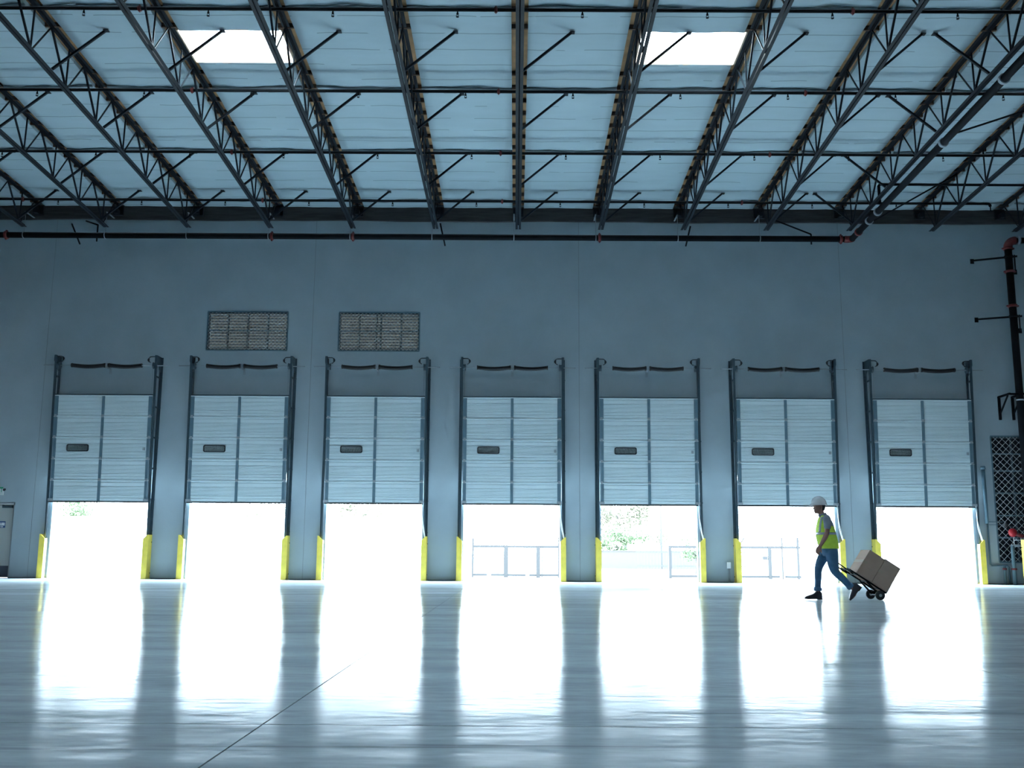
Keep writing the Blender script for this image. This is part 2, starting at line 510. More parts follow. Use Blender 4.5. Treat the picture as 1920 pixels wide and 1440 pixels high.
# ------------------------------------------------------------------ roof joists
Y0J, Y1J = 12.2, 27.72
joist = empty('roof_joist', (jx(6), D - .09, rz(ZT, D)))
JO = Vector(joist.location)
def jp(x, zp, y): return (x, y - JO.y, rz(zp, y) - JO.z)
for nm, zp, ya, yb, sgn in (('top_chord', ZT - .005, Y0J, Y1J, -1), ('bottom_chord', ZB, Y0J, 27.05, 1)):
    b = MB()
    for s in (-1, 1):
        b.bar(jp(s * .0155, zp, ya), jp(s * .0155, zp, yb), .007, .065)
        zf = zp - sgn * .03
        b.bar(jp(s * .046, zf, ya), jp(s * .046, zf, yb), .062, .007)
    b.build(nm, M['steel'], joist)
nodes = [26.76 - 1.52 * i for i in range(10)]
for nd in nodes:
    b = MB(); b.bar(jp(0, ZB, nd), jp(0, ZT - .03, max(nd - .80, Y0J)), .036, .036, (1, 0, 0)); b.build('web_diagonal', M['steel'], joist)
    b = MB(); b.bar(jp(0, ZB, nd - .01), jp(0, ZT - .03, nd + .02), .028, .028, (1, 0, 0)); b.build('web_vertical', M['steel'], joist)
    b = MB(); b.bar(jp(0, ZB, nd + .03), jp(0, ZT - .03, min(nd + .72, 27.55)), .024, .024, (1, 0, 0)); b.build('web_diagonal', M['steel'], joist)
b = MB()
b.box(-.15, .15, -.05, .0, -.30, -.045); b.box(-.15, .15, -.11, 0, -.31, -.295); b.box(-.06, .06, -.24, -.002, -.29, -.16)
b.build('bearing_seat', M['steel'], joist)
BR = (18.42, 20.95, 24.05, 26.55)
cm = child_map()
ordw = ['', 'first', 'second', 'third', 'fourth', 'fifth', 'sixth', 'seventh', 'eighth']
for k in range(-2, 15):
    o = joist if k == 6 else copy_tree(joist, cm)
    o.location = (jx(k), JO.y, JO.z)
    s = -1 if k == 10 else 1
    for yb in BR:
        b = MB()
        if k == 9 and False: pass
        b.bar(jp(s * .05, ZB + .01, yb), jp(s * 1.03, ZT - .04, yb + .05), .045, .045)
        b.box(*(sorted((s * 1.0, s * 1.10))), yb - JO.y, yb - JO.y + .10, rz(ZT - .05, yb) - JO.z, rz(ZT - .035, yb) - JO.z)
        b.build('diagonal_brace', M['steel'], o)
    n = k - 6
    lab = 'dark open-web steel roof joist seen edge-on above the middle dock door' if n == 0 else \
        f'{ordw[abs(n)]} dark steel roof joist {"left" if n < 0 else "right"} of the one seen edge-on'
    tag(o, lab, 'roof joist', 'steel roof joists')

# ------------------------------------------------------------------ sprinkler pipework
def pipe_run(name, label, y, x0, x1, heads, coups, zp=10.70, r=.034, group='sprinkler branch lines', tail=None, lead=None):
    root = empty(name, (x0, y, rz(zp, y)))
    L0 = Vector(root.location); z = 0
    pts = [(0, 0, 0), (x1 - x0, 0, 0)]
    MB().tube(pts, r, 14).build('pipe', M['pipe'], root)
    for hx in heads:
        h = MB(); a = hx - x0
        h.tube([(a, 0, -r + .004), (a, 0, -r - .035)], .014, 8)
        h.tube([(a, 0, -r - .035), (a, 0, -r - .06)], .022, 8)
        h.tube([(a - .014, 0, -r - .06), (a - .022, 0, -r - .085), (a - .01, 0, -r - .11)], .005, 6)
        h.tube([(a + .014, 0, -r - .06), (a + .022, 0, -r - .085), (a + .01, 0, -r - .11)], .005, 6)
        h.tube([(a, 0, -r - .106), (a, 0, -r - .114)], .028, 10)
        h.build('sprinkler_head', M['pipe'], root)
    for cx in coups:
        h = MB(); a = cx - x0
        h.tube([(a - .03, 0, 0), (a + .03, 0, 0)], r + .018, 14); h.box(a - .012, a + .012, -.02, .02, -r - .035, r + .035)
        h.build('coupling', M['red'], root)
    if tail:
        h = MB(); a = x1 - x0
        h.tube([(a - .02, 0, 0), (a + .05, 0, 0), (a + .09, 0, -.03), (a + .10, 0, -.08)], r * 1.15, 10)
        h.tube([(a + .10, 0, -.08), (a + .10, 0, -.22)], .016, 8); h.tube([(a + .10, 0, -.20), (a + .10, 0, -.215)], .03, 10)
        h.build('end_elbow', M['pipe'], root)
    if lead:
        h = MB(); h.tube([(.04, 0, .0), (-.04, 0, 0), (-.07, 0, -.04), (-.07, 0, -lead)], r * 1.15, 10); h.build('drop_pipe', M['pipe'], root)
    return tag(root, label, 'sprinkler pipe', group)


mids = [jx(k) + JP / 2 for k in range(-2, 14)]
far_of = ['nearest thin black sprinkler pipe with pendent heads, crossing above both skylights',
          'second nearest thin sprinkler pipe with pendent heads, just below the skylights',
          'third nearest thin sprinkler pipe crossing the middle of the ceiling',
          'thin sprinkler pipe closest to the dock wall, ending in an elbow']
for i, (y, x1) in enumerate(((17.20, 17.5), (20.30, 17.5), (23.40, 17.5), (26.50, 13.05))):
    pipe_run('sprinkler_line', far_of[i], y, -17.5, x1, [m_ for m_ in mids if m_ < x1 - .4], [c_ for c_ in (-13.8, -7.1, -.42, 6.25, 12.95) if c_ < x1 - .3], tail=(i == 3))
pipe_run('sprinkler_line', 'short black sprinkler pipe starting beside the big sloping main', 25.2, 9.66, 17.5, [mids[-1], mids[-2]], [9.9], lead=.55)

# big main along the wall turning along the roof joist
mz = 9.64; my = 27.3
root = empty('sprinkler_main', (-17.5, my, mz))
def mp_(x, y, z): return (x + 17.5, y - my, z - mz)
MB().tube([mp_(-17.5, my, mz), mp_(9.32, my, mz)], .084, 20).build('wall_pipe', M['pipe'], root)
zz = lambda y: rz(9.905, y)
arc = [mp_(9.32, my, mz)]
for a in range(1, 9):
    t = a / 8 * PI / 2
    arc.append(mp_(9.32 + .17 * math.sin(t), my - .17 * (1 - math.cos(t)), mz + (zz(my - .2) - mz) * a / 8))
MB().tube(arc, .098, 20).build('elbow', M['red'], root)
MB().tube([mp_(9.49, my - .17, zz(my - .17)), mp_(9.49, 12.2, zz(12.2))], .084, 20).build('roof_pipe', M['pipe'], root)
for x in (-14.6, -7.0, -4.68, 2.35, 9.22):
    h = MB(); h.tube([mp_(x - .04, my, mz), mp_(x + .04, my, mz)], .112, 18); h.box(x + 17.5 - .02, x + 17.5 + .02, -.03, .03, -.14, .14)
    h.build('coupling', M['red'], root)
for y in (26.6, 25.75, 25.1, 21.0, 18.2, 15.0):
    h = MB(); h.tube([mp_(9.49, y - .04, zz(y - .04)), mp_(9.49, y + .04, zz(y + .04))], .108, 18)
    h.build('coupling', M['red'] if y > 26 else M['galv'], root)
for k in range(-1, 10):
    x = jx(k) - .12
    h = MB(); h.tube([mp_(x, my + .0, 9.56), mp_(x, my, 10.33)], .009, 6)
    ring = [mp_(x, my + .095 * math.cos(t), mz + .095 * math.sin(t)) for t in [i * 2 * PI / 16 for i in range(17)]]
    h.tube(ring, .012, 6, cap=False)
    h.bar(mp_(x, my - .02, 10.33), mp_(x, D - .09, 10.33), .04, .02)
    h.build('pipe_hanger', M['galv'], root)
for (a, b_) in (((-2.2, 27.3, 10.05), (-2.05, 27.3, 9.38)), ((-12.75, 27.3, 9.98), (-12.45, 27.25, 9.36)), ((7.48, 27.75, 10.35), (8.38, 27.3, 9.78)), ((8.38, 27.3, 9.78), (8.38, 27.3, 9.48)),
                ((-12.55, 27.75, 10.22), (-12.0, 27.3, 9.95)), ((-12.0, 27.3, 9.95), (-12.0, 27.3, 9.46)), ((4.95, 27.3, 10.0), (4.80, 27.28, 9.40)),
                ((9.49, 26.2, zz(26.2)), (11.6, 25.0, rz(ZT - .12, 25.0))), ((9.5, 20.6, zz(20.6)), (12.1, 20.9, rz(ZT - .15, 20.9)))):
    h = MB(); h.tube([mp_(*a), mp_(*b_)], .022, 8); h.build('sway_brace', M['pipe'], root)
tag(root, 'thick black sprinkler main running along the wall top, turning up along a roof joist', 'sprinkler pipe')

# fire riser at the right
rx, ry = 13.98, 27.35
root = empty('fire_riser', (rx, ry, 0))
MB().tube([(0, 0, 0), (0, 0, 9.42)], .10, 20).build('riser_pipe', M['pipe'], root)
el = [(0, 0, 9.42)] + [(.22 * (1 - math.cos(t)), 0, 9.42 + .22 * math.sin(t)) for t in [i * PI / 16 for i in range(1, 9)]]
MB().tube(el, .118, 20).build('elbow', M['red'], root)
MB().tube([(.22, 0, 9.64), (3.5, 0, 9.64)], .084, 18).build('branch_pipe', M['pipe'], root)
h = MB(); h.tube([(.27, 0, 9.64), (.34, 0, 9.64)], .125, 18); h.build('coupling', M['galv'], root)
for z in (9.40, 8.72, 7.72, .42):
    h = MB(); h.tube([(0, 0, z - .035), (0, 0, z + .035)], .132, 20); h.box(-.17, .17, -.025, .025, z - .02, z + .02); h.build('coupling', M['red'], root)
h = MB(); h.tube([(0, 0, 5.02), (0, 0, 5.06)], .112, 20); h.build('pipe_clamp', M['galv'], root)
for z in (9.16, 7.42):
    h = MB(); h.bar((-.78, .45, z + .02), (.18, -.13, z - .02), .03, .05); h.box(-.84, -.74, .53, .55, z - .05, z + .09)
    h.build('wall_strut', M['pipe'], root)
    h = MB(); h.bar((.1, -.13, z), (.42, .5, z - .28), .035, .05); h.box(.36, .48, .53, .55, z - .36, z - .22); h.build('wall_strut', M['pipe'], root)
    h = MB(); h.tube([(0, 0, z - .03), (0, 0, z + .03)], .122, 20); h.build('strut_clamp', M['pipe'], root)
h = MB()
for s in (-.33, .05):
    h.box(s - .03, s + .03, .49, .55, 4.55, 5.22); h.bar((s, .5, 5.20), (s, -.12, 5.20), .05, .05); h.bar((s, .5, 4.72), (s, -.0, 5.17), .035, .035)
h.bar((-.36, -.05, 5.20), (.25, -.05, 5.20), .05, .05)
h.build('pipe_bracket', M['pipe'], root)
tag(root, 'tall thick black fire riser pipe with red elbow beside the diamond-mesh window', 'fire riser')

# ------------------------------------------------------------------ windows with security mesh
def security_window(name, W, cols, rows, pitch, pane, label, slats=True, yoff=0):
    x0, x1, z0, z1 = W; cx = (x0 + x1) / 2
    root = empty(name, (cx, D, z0)); t = .045
    X = lambda x: x - cx; Z = lambda z: z - z0
    f = MB(); f.box(X(x0), X(x1), .03, .12, 0, t); f.box(X(x0), X(x1), .03, .12, Z(z1) - t, Z(z1))
    f.box(X(x0), X(x0) + t, .03, .12, t, Z(z1) - t); f.box(X(x1) - t, X(x1), .03, .12, t, Z(z1) - t)
    f.build('window_frame', M['track'], root)
    for c_ in cols: MB().box(X(c_) - .022, X(c_) + .022, .05, .11, t, Z(z1) - t).build('mullion', M['track'], root)
    for r_ in rows: MB().box(X(x0) + t, X(x1) - t, .045, .10, Z(r_) - .02, Z(r_) + .02).build('transom', M['stile'], root)
    g = MB(); g.box(X(x0) + .01, X(x1) - .01, .155, .165, .01, Z(z1) - .01); g.build('glass', pane, root)
    if slats:
        s = MB(); z = .08
        while z < Z(z1) - .06:
            s.add([(X(x0) + t, .12, z), (X(x1) - t, .12, z), (X(x1) - t, .15, z + .05), (X(x0) + t, .15, z + .05)], [(0, 1, 2, 3)]); z += .085
        s.build('louver', M['galv'], root)
    ms = MB(); w_, h_ = x1 - x0 - .04, z1 - z0 - .04
    for sgn in (1, -1):
        k = -h_
        while k < w_:
            pa = max(0, k); pb = min(w_, k + h_)
            if pb - pa > .03:
                za, zb = pa - k, pb - k
                if sgn < 0: za, zb = h_ - za, h_ - zb
                ms.bar((pa - w_ / 2, .02, za + .02), (pb - w_ / 2, .02, zb + .02), .011, .006, (0, 1, 0))
            k += pitch
    ms.build('security_mesh', M['meshwire'], root)
    sf = MB(); a, b_, hh = -(x1 - x0) / 2, (x1 - x0) / 2, z1 - z0
    for q in ((a - .01, b_ + .01, -.02, .01), (a - .01, b_ + .01, hh - .01, hh + .02)): sf.box(q[0], q[1], -.012, .03, q[2], q[3])
    sf.box(a - .02, a + .012, -.012, .03, .01, hh - .01); sf.box(b_ - .012, b_ + .02, -.012, .03, .01, hh - .01)
    sf.build('mesh_frame', M['stile'], root)
    return tag(root, label, 'window', kind='structure')


def sp(a, b, n): return [a + (b - a) * i / n for i in range(1, n)]
security_window('window_1', W1, sp(W1[0], W1[1], 4), [7.03], .108, M['frosted'], 'high window with steel mesh, the one nearer the exit door')
security_window('window_2', W2, [-4.52, -4.03, -3.90, -3.32], [7.03], .108, M['frosted'], 'high window with steel mesh, the one nearer the hall centre')
security_window('window_3', W3, [13.93, 14.5, 15.07], [3.60, 3.12, 2.50, 1.88, 1.27], .185, M['frosted_dark'], 'tall dark window with diamond mesh behind the fire riser', slats=False)

# ------------------------------------------------------------------ dock doors
off = lambda z: .06 + .05 * z                 # tracks lean away from the wall as they rise
LZ0, LZ1 = 2.11, 5.07
door = empty('door_1', (0, D, 0))
hs = (LZ1 - LZ0) / 5
def dl(x, t, z): return (x, -(off(z) + t), z)   # t: how far in front of the track line
HW = 1.372
def rrect(w, h, r, n=5):
    pts = []
    for cx, cz, a0 in ((w / 2 - r, h / 2 - r, 0), (-w / 2 + r, h / 2 - r, 90), (-w / 2 + r, -h / 2 + r, 180), (w / 2 - r, -h / 2 + r, 270)):
        for i in range(n + 1):
            a = math.radians(a0 + 90 * i / n); pts.append((cx + r * math.cos(a), cz + r * math.sin(a)))
    return pts
for s in range(5):
    za = LZ0 + s * hs + .003; zb = LZ0 + (s + 1) * hs - .003
    prof = [(zb, .000), (zb - .006, .026), (zb - .045, .026), (zb - .052, .000), (zb - .070, .000), (zb - .076, .020), (zb - .165, .020), (zb - .170, .0), (zb - .186, .0), (zb - .192, .020)]
    zc = zb - .192
    for i in range(6):
        prof += [(zc - .012, .020), (zc - .016, .012), (zc - .026, .012), (zc - .030, .020)]; zc -= .034
    prof += [(zb - .404, .020), (zb - .408, .0), (zb - .428, .0), (zb - .432, .020), (zb - .480, .020), (zb - .484, .004), (zb - .500, .004), (zb - .504, .020), (za + .03, .020), (za + .026, .0), (za, .0)]
    prof = prof + [(za - .004, .003), (za - .004, -.03), (zb + .002, -.03), (zb + .002, .0)]
    b = MB(); b.prism(prof, lambda z, t, x: dl(x, t, z), -HW, HW)
    sec = b.build('door_section', M['leaf'], door)
    for (xa, xb, nm) in ((-HW, -HW + .105, 'end_stile'), (HW - .105, HW, 'end_stile'), (-.038, .038, 'center_stile')):
        q = MB(); q.prism([(za + .004, .017), (za + .004, .030), (zb - .03, .030), (zb - .03, .017)], lambda z, t, x: dl(x, t, z), xa, xb)
        q.build(nm, M['stile'], sec)
    for xh in (-HW + .05, 0, HW - .05):
        if s < 4:
            q = MB(); q.prism([(zb - .035, .024), (zb - .035, .036), (zb + .04, .036), (zb + .04, .024)], lambda z, t, x: dl(x, t, z), xh - .035, xh + .035)
            q.tube([dl(xh - .04, .036, zb), dl(xh + .04, .036, zb)], .009, 8)
            q.build('hinge', M['galv'], sec)
    if s == 2:
        zm = zb - .30; xm = -.655
        q = MB()
        o_, i_ = rrect(.62, .20, .05), rrect(.565, .145, .03)
        n = len(o_)
        vs_ = [dl(xm + u, .034, zm + v) for u, v in o_] + [dl(xm + u, .034, zm + v) for u, v in i_] + [dl(xm + u, .012, zm + v) for u, v in o_] + [dl(xm + u, .012, zm + v) for u, v in i_]
        fs_ = []
        for i in range(n):
            j = (i + 1) % n
            fs_ += [(i, j, n + j, n + i), (i, j, 2 * n + j, 2 * n + i), (n + i, n + j, 3 * n + j, 3 * n + i)]
        q.add(vs_, fs_); wf = q.build('vision_frame', M['rubber'], sec)
        q = MB(); q.prism(i_, lambda u, v, t: dl(xm + u, t, zm + v), .014, .020); q.build('vision_pane', M['lite'], wf)
        q = MB(); q.prism([(zm - .06, .02), (zm - .06, .05), (zm + .02, .05), (zm + .02, .02)], lambda z, t, x: dl(x, t, z), HW - .20, HW - .14); q.build('slide_lock', M['galv'], sec)
for (za, zb, t1, nm, mt) in ((LZ1 - .004, LZ1 + .022, .035, 'top_cap', M['track']), (LZ0 - .035, LZ0 + .004, .012, 'bottom_seal', M['rubber'])):
    q = MB(); q.prism([(za, -.03), (za, t1), (zb, t1), (zb, -.03)], lambda z, t, x: dl(x, t, z), -HW, HW); q.build(nm, mt, door)
for s in (-1, 1):
    q = MB(); q.prism([(LZ0, .03), (LZ0, .05), (LZ0 + .07, .05), (LZ0 + .07, .03)], lambda z, t, x: dl(x, t, z), *sorted((s * (HW - .12), s * (HW + .02)))); q.build('bottom_bracket', M['galv'], door)
TOPZ = 6.20
def side_gear(s):
    xt = s * (HW + .040)
    t = MB()                                            # curled track
    for xx, w_, tt in ((xt + s * .022, .006, 0), (xt, .05, -.028), (xt, .05, .028)):
        pa, pb = dl(xx, tt, .05), dl(xx, tt, TOPZ)
        t.bar(pa, pb, w_, .056 if w_ < .01 else .005, (0, -1, 0))
    t.build('track', M['track'], door)
    a = MB(); xa = s * (HW + .085)
    a.box(*sorted((xa - .035, xa + .035)), -.008, 0, .0, TOPZ); a.box(*sorted((xa - s * .035 - .004, xa - s * .035 + .004)), -.075, -.008, .0, TOPZ)
    a.build('wall_angle', M['track'], door)
    z = .45
    while z < TOPZ - .2:
        k = MB(); k.box(*sorted((xa - s * .035 - .006, xa - s * .035 + .002)), -(off(z) + .0), -.02, z - .025, z + .025)
        k.box(xa - .012, xa + .03 * s + .012 if s > 0 else xa + .012, -.03, -.008, z - .018, z + .018)
        k.build('track_bracket', M['track'], door); z += .86
    p = MB(); zt = TOPZ
    p.prism([(-.004, zt - .42), (-.12, zt - .42), (-(off(zt) + .03), zt - .16), (-(off(zt) + .03), zt), (-.004, zt)], lambda y, z2, x: (x, y, z2), xt + s * .03, xt + s * .038)
    p.build('bearing_plate', M['track'], door)
    d_ = MB(); ys_ = -(off(5.9) - .07)
    d_.tube([(s * 1.40, ys_, 5.92), (s * 1.385, ys_, 5.92), (s * 1.33, ys_, 5.92), (s * 1.315, ys_, 5.92)], [.105, .088, .085, .10], 20)
    d_.build('cable_drum', M['track'], door)
    bm_ = MB(); cx, cz = s * 1.25, 6.08                       # bumper spring: bent flat strip
    pts = [(s * 1.40, -(off(6.1)) + .02, 6.17)] + [(cx + s * .02 - s * .07 * math.sin(t2), -(off(6.1)) + .02 - .05 * (1 - math.cos(t2)) / 2, cz + .085 * math.cos(t2)) for t2 in [i * PI / 8 for i in range(0, 9)]]
    for a2, b2 in zip(pts[:-1], pts[1:]): bm_.bar(a2, b2, .055, .016, (0, 1, 0) if False else (0, 0, 1))
    bm_.build('bumper_spring', M['rubber'], door)
    cb = MB(); cb.tube([(s * 1.335, -(off(5.9) + .01), 5.90), dl(s * (HW - .02), .04, LZ0 + .05)], .004, 6); cb.build('lift_cable', M['galv'], door)
side_gear(-1); side_gear(1)
ys_ = -(off(5.9) - .07)
q = MB(); q.tube([(-1.78, ys_, 5.92), (1.78, ys_, 5.92)], .0135, 10); q.build('torsion_shaft', M['galv'], door)
for s in (-1, 1):
    q = MB(); pts = []; rr = []
    n = 110
    for i in range(n + 1):
        f = i / n; x = s * (.085 + .885 * f); sag = .035 * math.sin(PI * f)
        pts.append((x, ys_, 5.92 - sag)); rr.append(.054 + .005 * (1 if i % 2 else -1))
    q.tube(pts, rr, 14)
    q.tube([(s * .97, ys_, 5.92), (s * 1.0, ys_, 5.92)], .062, 14); q.tube([(s * .045, ys_, 5.92), (s * .09, ys_, 5.92)], .066, 14)
    q.build('torsion_spring', M['spring'], door)
q = MB(); q.box(-.035, .035, -.008, 0, 5.72, 6.05); q.box(-.006, .006, ys_ - .05, -.008, 5.84, 5.98); q.box(-.04, .04, ys_ - .012, ys_ + .012, 5.86, 5.98)
q.build('center_bracket', M['galv'], door)
rope = MB(); rp = []
za = LZ0 + .02
rope.tube([dl(1.34, .06, za), (1.36, -.21, 1.75), (1.42, -.24, 1.35), (1.46, -.27, 1.17), (1.45, -.26, 1.13), (1.43, -.24, 1.2), (1.37, -.21, 1.5), dl(1.345, .06, za)], .008, 6)
rope = rope.build('pull_rope', M['rope'], door)
cm = child_map()
dlab = ['raised sectional dock door nearest the grey exit door', 'raised sectional dock door under the first meshed window, second from the exit door',
        'raised sectional dock door below the second meshed window, third from the exit door', 'raised sectional dock door with the long steel gate seen through its opening',
        'raised sectional dock door with the green tree seen through its opening', 'raised sectional dock door whose opening the walking worker is passing',
        'raised sectional dock door behind the cardboard boxes, next to the fire riser']
doors = []
for i, x in enumerate(DOOR_X):
    o = door if i == 0 else copy_tree(door, cm)
    o.name = f'door_{i + 1}'
    o.location = (x, D, 0); doors.append(o)
    tag(o, dlab[i], 'dock door', 'raised sectional dock doors', 'structure')
for o in list(C.objects):
    if o.name.startswith('pull_rope') and o.parent in doors[:2]: bpy.data.objects.remove(o)

# ------------------------------------------------------------------ yellow guards
def guard(s):
    """s = -1: stands left of an opening; upright channel with a sloping top"""
    root = empty('track_guard', (0, D, 0))
    xo, xi = s * .075, -s * .075            # outer, inner
    zo, zi = 1.20, 1.085
    fr = MB(); fr.prism([(xo, .012), (xi, .012), (xi, zi), (xo * .55, zo), (xo, zo)], lambda x, z, y: (x, y, z), -.285, -.275); fr.build('front_plate', M['yellow'], root)
    a = MB(); a.box(*sorted((xo, xo - s * .008)), -.275, -.002, .012, zo); a.build('side_plate', M['yellow'], root)
    a = MB(); a.box(*sorted((xi, xi + s * .008)), -.275, -.13, .012, zi); a.build('side_plate', M['yellow'], root)
    a = MB(); a.box(*sorted((xo + s * .03, xi - s * .0)), -.30, -.002, 0, .012); a.build('base_plate', M['yellow'], root)
    for yb in (-.22, -.06):
        a = MB(); a.tube([(xo + s * .018, yb, .010), (xo + s * .018, yb, .032)], .011, 6); a.build('anchor_bolt', M['galv'], root)
    for zb in (.16, 1.0):
        a = MB(); a.tube([(xo - s * .002, -.04, zb), (xo + s * .014, -.04, zb)], .012, 6); a.build('bolt', M['pipe'], root)
    return root
protos = {-1: guard(-1), 1: guard(1)}
used = {-1: False, 1: False}
cm = child_map()
ordn = ['first', 'second', 'third', 'fourth', 'fifth', 'sixth', 'seventh']
for i, x in enumerate(DOOR_X):
    for s in (-1, 1):
        o = protos[s] if not used[s] else copy_tree(protos[s], cm)
        used[s] = True
        o.location = (x + s * 1.425, D, 0)
        tag(o, f'yellow guard at the {"left" if s < 0 else "right"} jamb of the {ordn[i]} dock door from the exit door', 'door guard', 'yellow door guards')
o = copy_tree(protos[-1], cm); o.location = (13.67, D - .75, 0)
tag(o, 'yellow steel guard in front of the meshed window, beside the fire riser', 'door guard', 'yellow door guards')

# ------------------------------------------------------------------ exit door, signs, small wall gear
x0, x1 = EXITD[0], EXITD[1]
root = empty('door_8', ((x0 + x1) / 2, D, 0)); hw = (x1 - x0) / 2
f = MB(); f.box(-hw, -hw + .05, .05, .19, 0, 2.08); f.box(hw - .05, hw, .05, .19, 0, 2.08); f.box(-hw + .05, hw - .05, .05, .19, 2.03, 2.08); f.build('door_frame', M['conduit'], root)
f = MB(); f.box(-hw + .053, hw - .053, .10, .145, .01, 2.027); lf = f.build('door_panel', M['exitdoor'], root)
f = MB(); f.box(-hw + .06, hw - .06, .09, .10, .02, .33); f.build('kick_plate', M['kick'], root)
f = MB(); f.box(hw - .36, hw - .08, .03, .10, 1.92, 1.99); f.bar((hw - .3, .03, 1.995), (hw - .75, -.02, 2.015), .03, .015); f.bar((hw - .75, -.02, 2.015), (hw - .45, .07, 2.035), .03, .015); f.build('door_closer', M['track'], root)
f = MB(); f.tube([(-hw + .12, .10, 1.0), (-hw + .12, .04, 1.0), (-hw + .24, .04, 1.0)], .012, 8); f.build('door_handle', M['galv'], root)
tag(root, 'grey steel exit door at the far end of the dock wall', 'exit door', kind='structure')

def text(body, size, loc, m, parent, name, extr=.002):
    cu = bpy.data.curves.new(name, 'FONT'); cu.body = body; cu.size = size; cu.extrude = extr; cu.align_x = 'CENTER'; cu.align_y = 'CENTER'
    cu.materials.append(m); o = bpy.data.objects.new(name, cu); C.objects.link(o); o.parent = parent; o.location = loc; o.rotation_euler = (PI / 2, 0, 0)
    me = bpy.data.meshes.new_from_object(o.evaluated_get(bpy.context.evaluated_depsgraph_get())); bpy.data.objects.remove(o)
    me.materials.clear(); me.materials.append(m)
    o = bpy.data.objects.new(name, me); C.objects.link(o); o.parent = parent; o.location = loc; o.rotation_euler = (PI / 2, 0, 0); return o
sg = empty('door_sign', (-14.405, D + .098, 1.46))
f = MB(); f.box(-.175, .175, -.004, 0, -.09, .09); f.build('backing', M['blue'], sg)
f = MB(); f.box(-.16, .16, -.006, -.004, -.03, .055); f.build('band', M['white'], sg)
text('EXIT', .08, (.0, -.0065, .013), M['blue'], sg, 'lettering')
f = MB(); f.prism([(-.1, -.055), (.08, -.055), (.08, -.04), (.13, -.062), (.08, -.084), (.08, -.069), (-.1, -.069)], lambda x, z, y: (x, y, z), -.006, -.004); f.build('arrow', M['white'], sg)
tag(sg, 'small blue sign with white band on the exit door', 'sign')
es = empty('exit_sign', (-14.47, D - .03, 2.38))
f = MB(); f.box(-.17, .17, -.03, .03, -.11, .11); f.build('housing', M['white'], es)
text('EXIT', .17, (0, -.032, .02), M['green'], es, 'lettering')
f = MB(); f.box(-.165, .165, -.034, -.03, .075, .108); f.build('green_strip', M['green'], es)
f = MB(); f.tube([(.17, -.01, .05), (.20, -.01, .05)], .012, 8); f.tube([(.225, -.03, .05), (.225, -.09, .03)], [.025, .035], 12); f.tube([(.20, -.01, .05), (.225, -.03, .05)], .012, 8); f.build('lamp_head', M['rubber'], es)
tag(es, 'white exit sign with green lettering above the exit door', 'exit sign')

bx = empty('outlet_box', (5.87, D, .33))
f = MB(); f.box(-.05, .05, -.07, 0, .06, .22); f.build('box', M['conduit'], bx)
f = MB(); f.box(-.055, .055, -.078, -.07, .055, .225); f.build('cover', M['white'], bx)
f = MB(); f.tube([(.0, -.035, -.325), (.0, -.035, .06)], .014, 8); f.build('conduit', M['galv'], bx)
f = MB(); f.tube([(.035, -.02, -.325), (.035, -.02, .06)], .010, 8); f.build('conduit', M['galv'], bx)
tag(bx, 'grey outlet box with conduit low on the pier left of the worker', 'outlet box')

# conduit run right of the last door
cr = empty('drain_pipe', (13.05, D - .03, 0))
f = MB(); f.tube([(-.02, -.06, 1.65), (-.02, -.06, 3.15)], .05, 14); f.tube([(-.02, -.06, 3.15), (-.02, -.06, 3.24)], [.07, .06], 14); f.build('wide_pipe', M['stile'], cr)
f = MB(); f.tube([(0, -.05, 1.7), (0, -.05, .55), (.03, -.05, .51), (.46, -.05, .51), (.50, -.05, .47), (.50, -.05, 0)], .024, 10); f.build('thin_pipe', M['stile'], cr)
f = MB(); f.tube([(0, -.05, 1.70), (.42, -.05, 1.70)], .012, 8); f.tube([(.02, -.05, 1.62), (.42, -.05, 1.62)], .008, 8); f.build('side_pipe', M['stile'], cr)
tag(cr, 'grey pipe on the wall between the last dock door and the diamond-mesh window', 'pipe')

vb = empty('valve_station', (13.53, D - .4, 0))
f = MB(); f.tube([(0, 0, 0), (0, 0, 1.05)], .05, 16); f.build('standpipe', M['stile'], vb)
f = MB(); f.tube([(-.16, .2, 0), (-.16, .2, .5)], .035, 12); f.build('standpipe', M['stile'], vb)
for (a, z) in ((0, .42),): MB().tube([(a, 0, z - .025), (a, 0, z + .025)], .075, 14).build('coupling', M['red'], vb)
MB().tube([(-.16, .2, .395), (-.16, .2, .445)], .055, 14).build('coupling', M['red'], vb)
f = MB(); f.tube([(-.02, 0, 1.05), (.35, .0, 1.05)], .035, 12); f.build('cross_pipe', M['galv'], vb)
f = MB(); f.tube([(.05, 0, 1.08), (.05, 0, 1.28)], .012, 8); f.tube([(.25, 0, 1.08), (.25, 0, 1.32)], .012, 8); f.tube([(.05, 0, 1.20), (.25, 0, 1.20)], .012, 8); f.build('trim_pipe', M['white'], vb)
bl = MB(); rings = []
for (yy, r_) in ((.05, .02), (.045, .10), (.02, .12), (-.02, .115), (-.06, .08), (-.08, .02)):
    rings.append([(.04 + r_ * math.cos(t), yy, 1.40 + r_ * math.sin(t)) for t in [i * 2 * PI / 20 for i in range(20)]])
M['redbright'] = mat('red_alarm_bell', (.45, .02, .03), .35)
bl.loft(rings); bl.build('alarm_bell', M['redbright'], vb)
f = MB(); f.tube([(-.19, 0, 1.62), (-.10, 0, 1.58)], .06, 12); f.tube([(-.10, 0, 1.58), (.05, 0, 1.56), (.05, 0, 1.45)], .012, 8); f.build('pressure_switch', M['rubber'], vb)
f = MB(); f.tube([(.10, 0, 1.36), (.30, -.02, 1.30)], .05, 12); f.build('valve_body', M['red'], vb)
tag(vb, 'sprinkler valve station with red alarm bell in front of the diamond-mesh window', 'valve station')

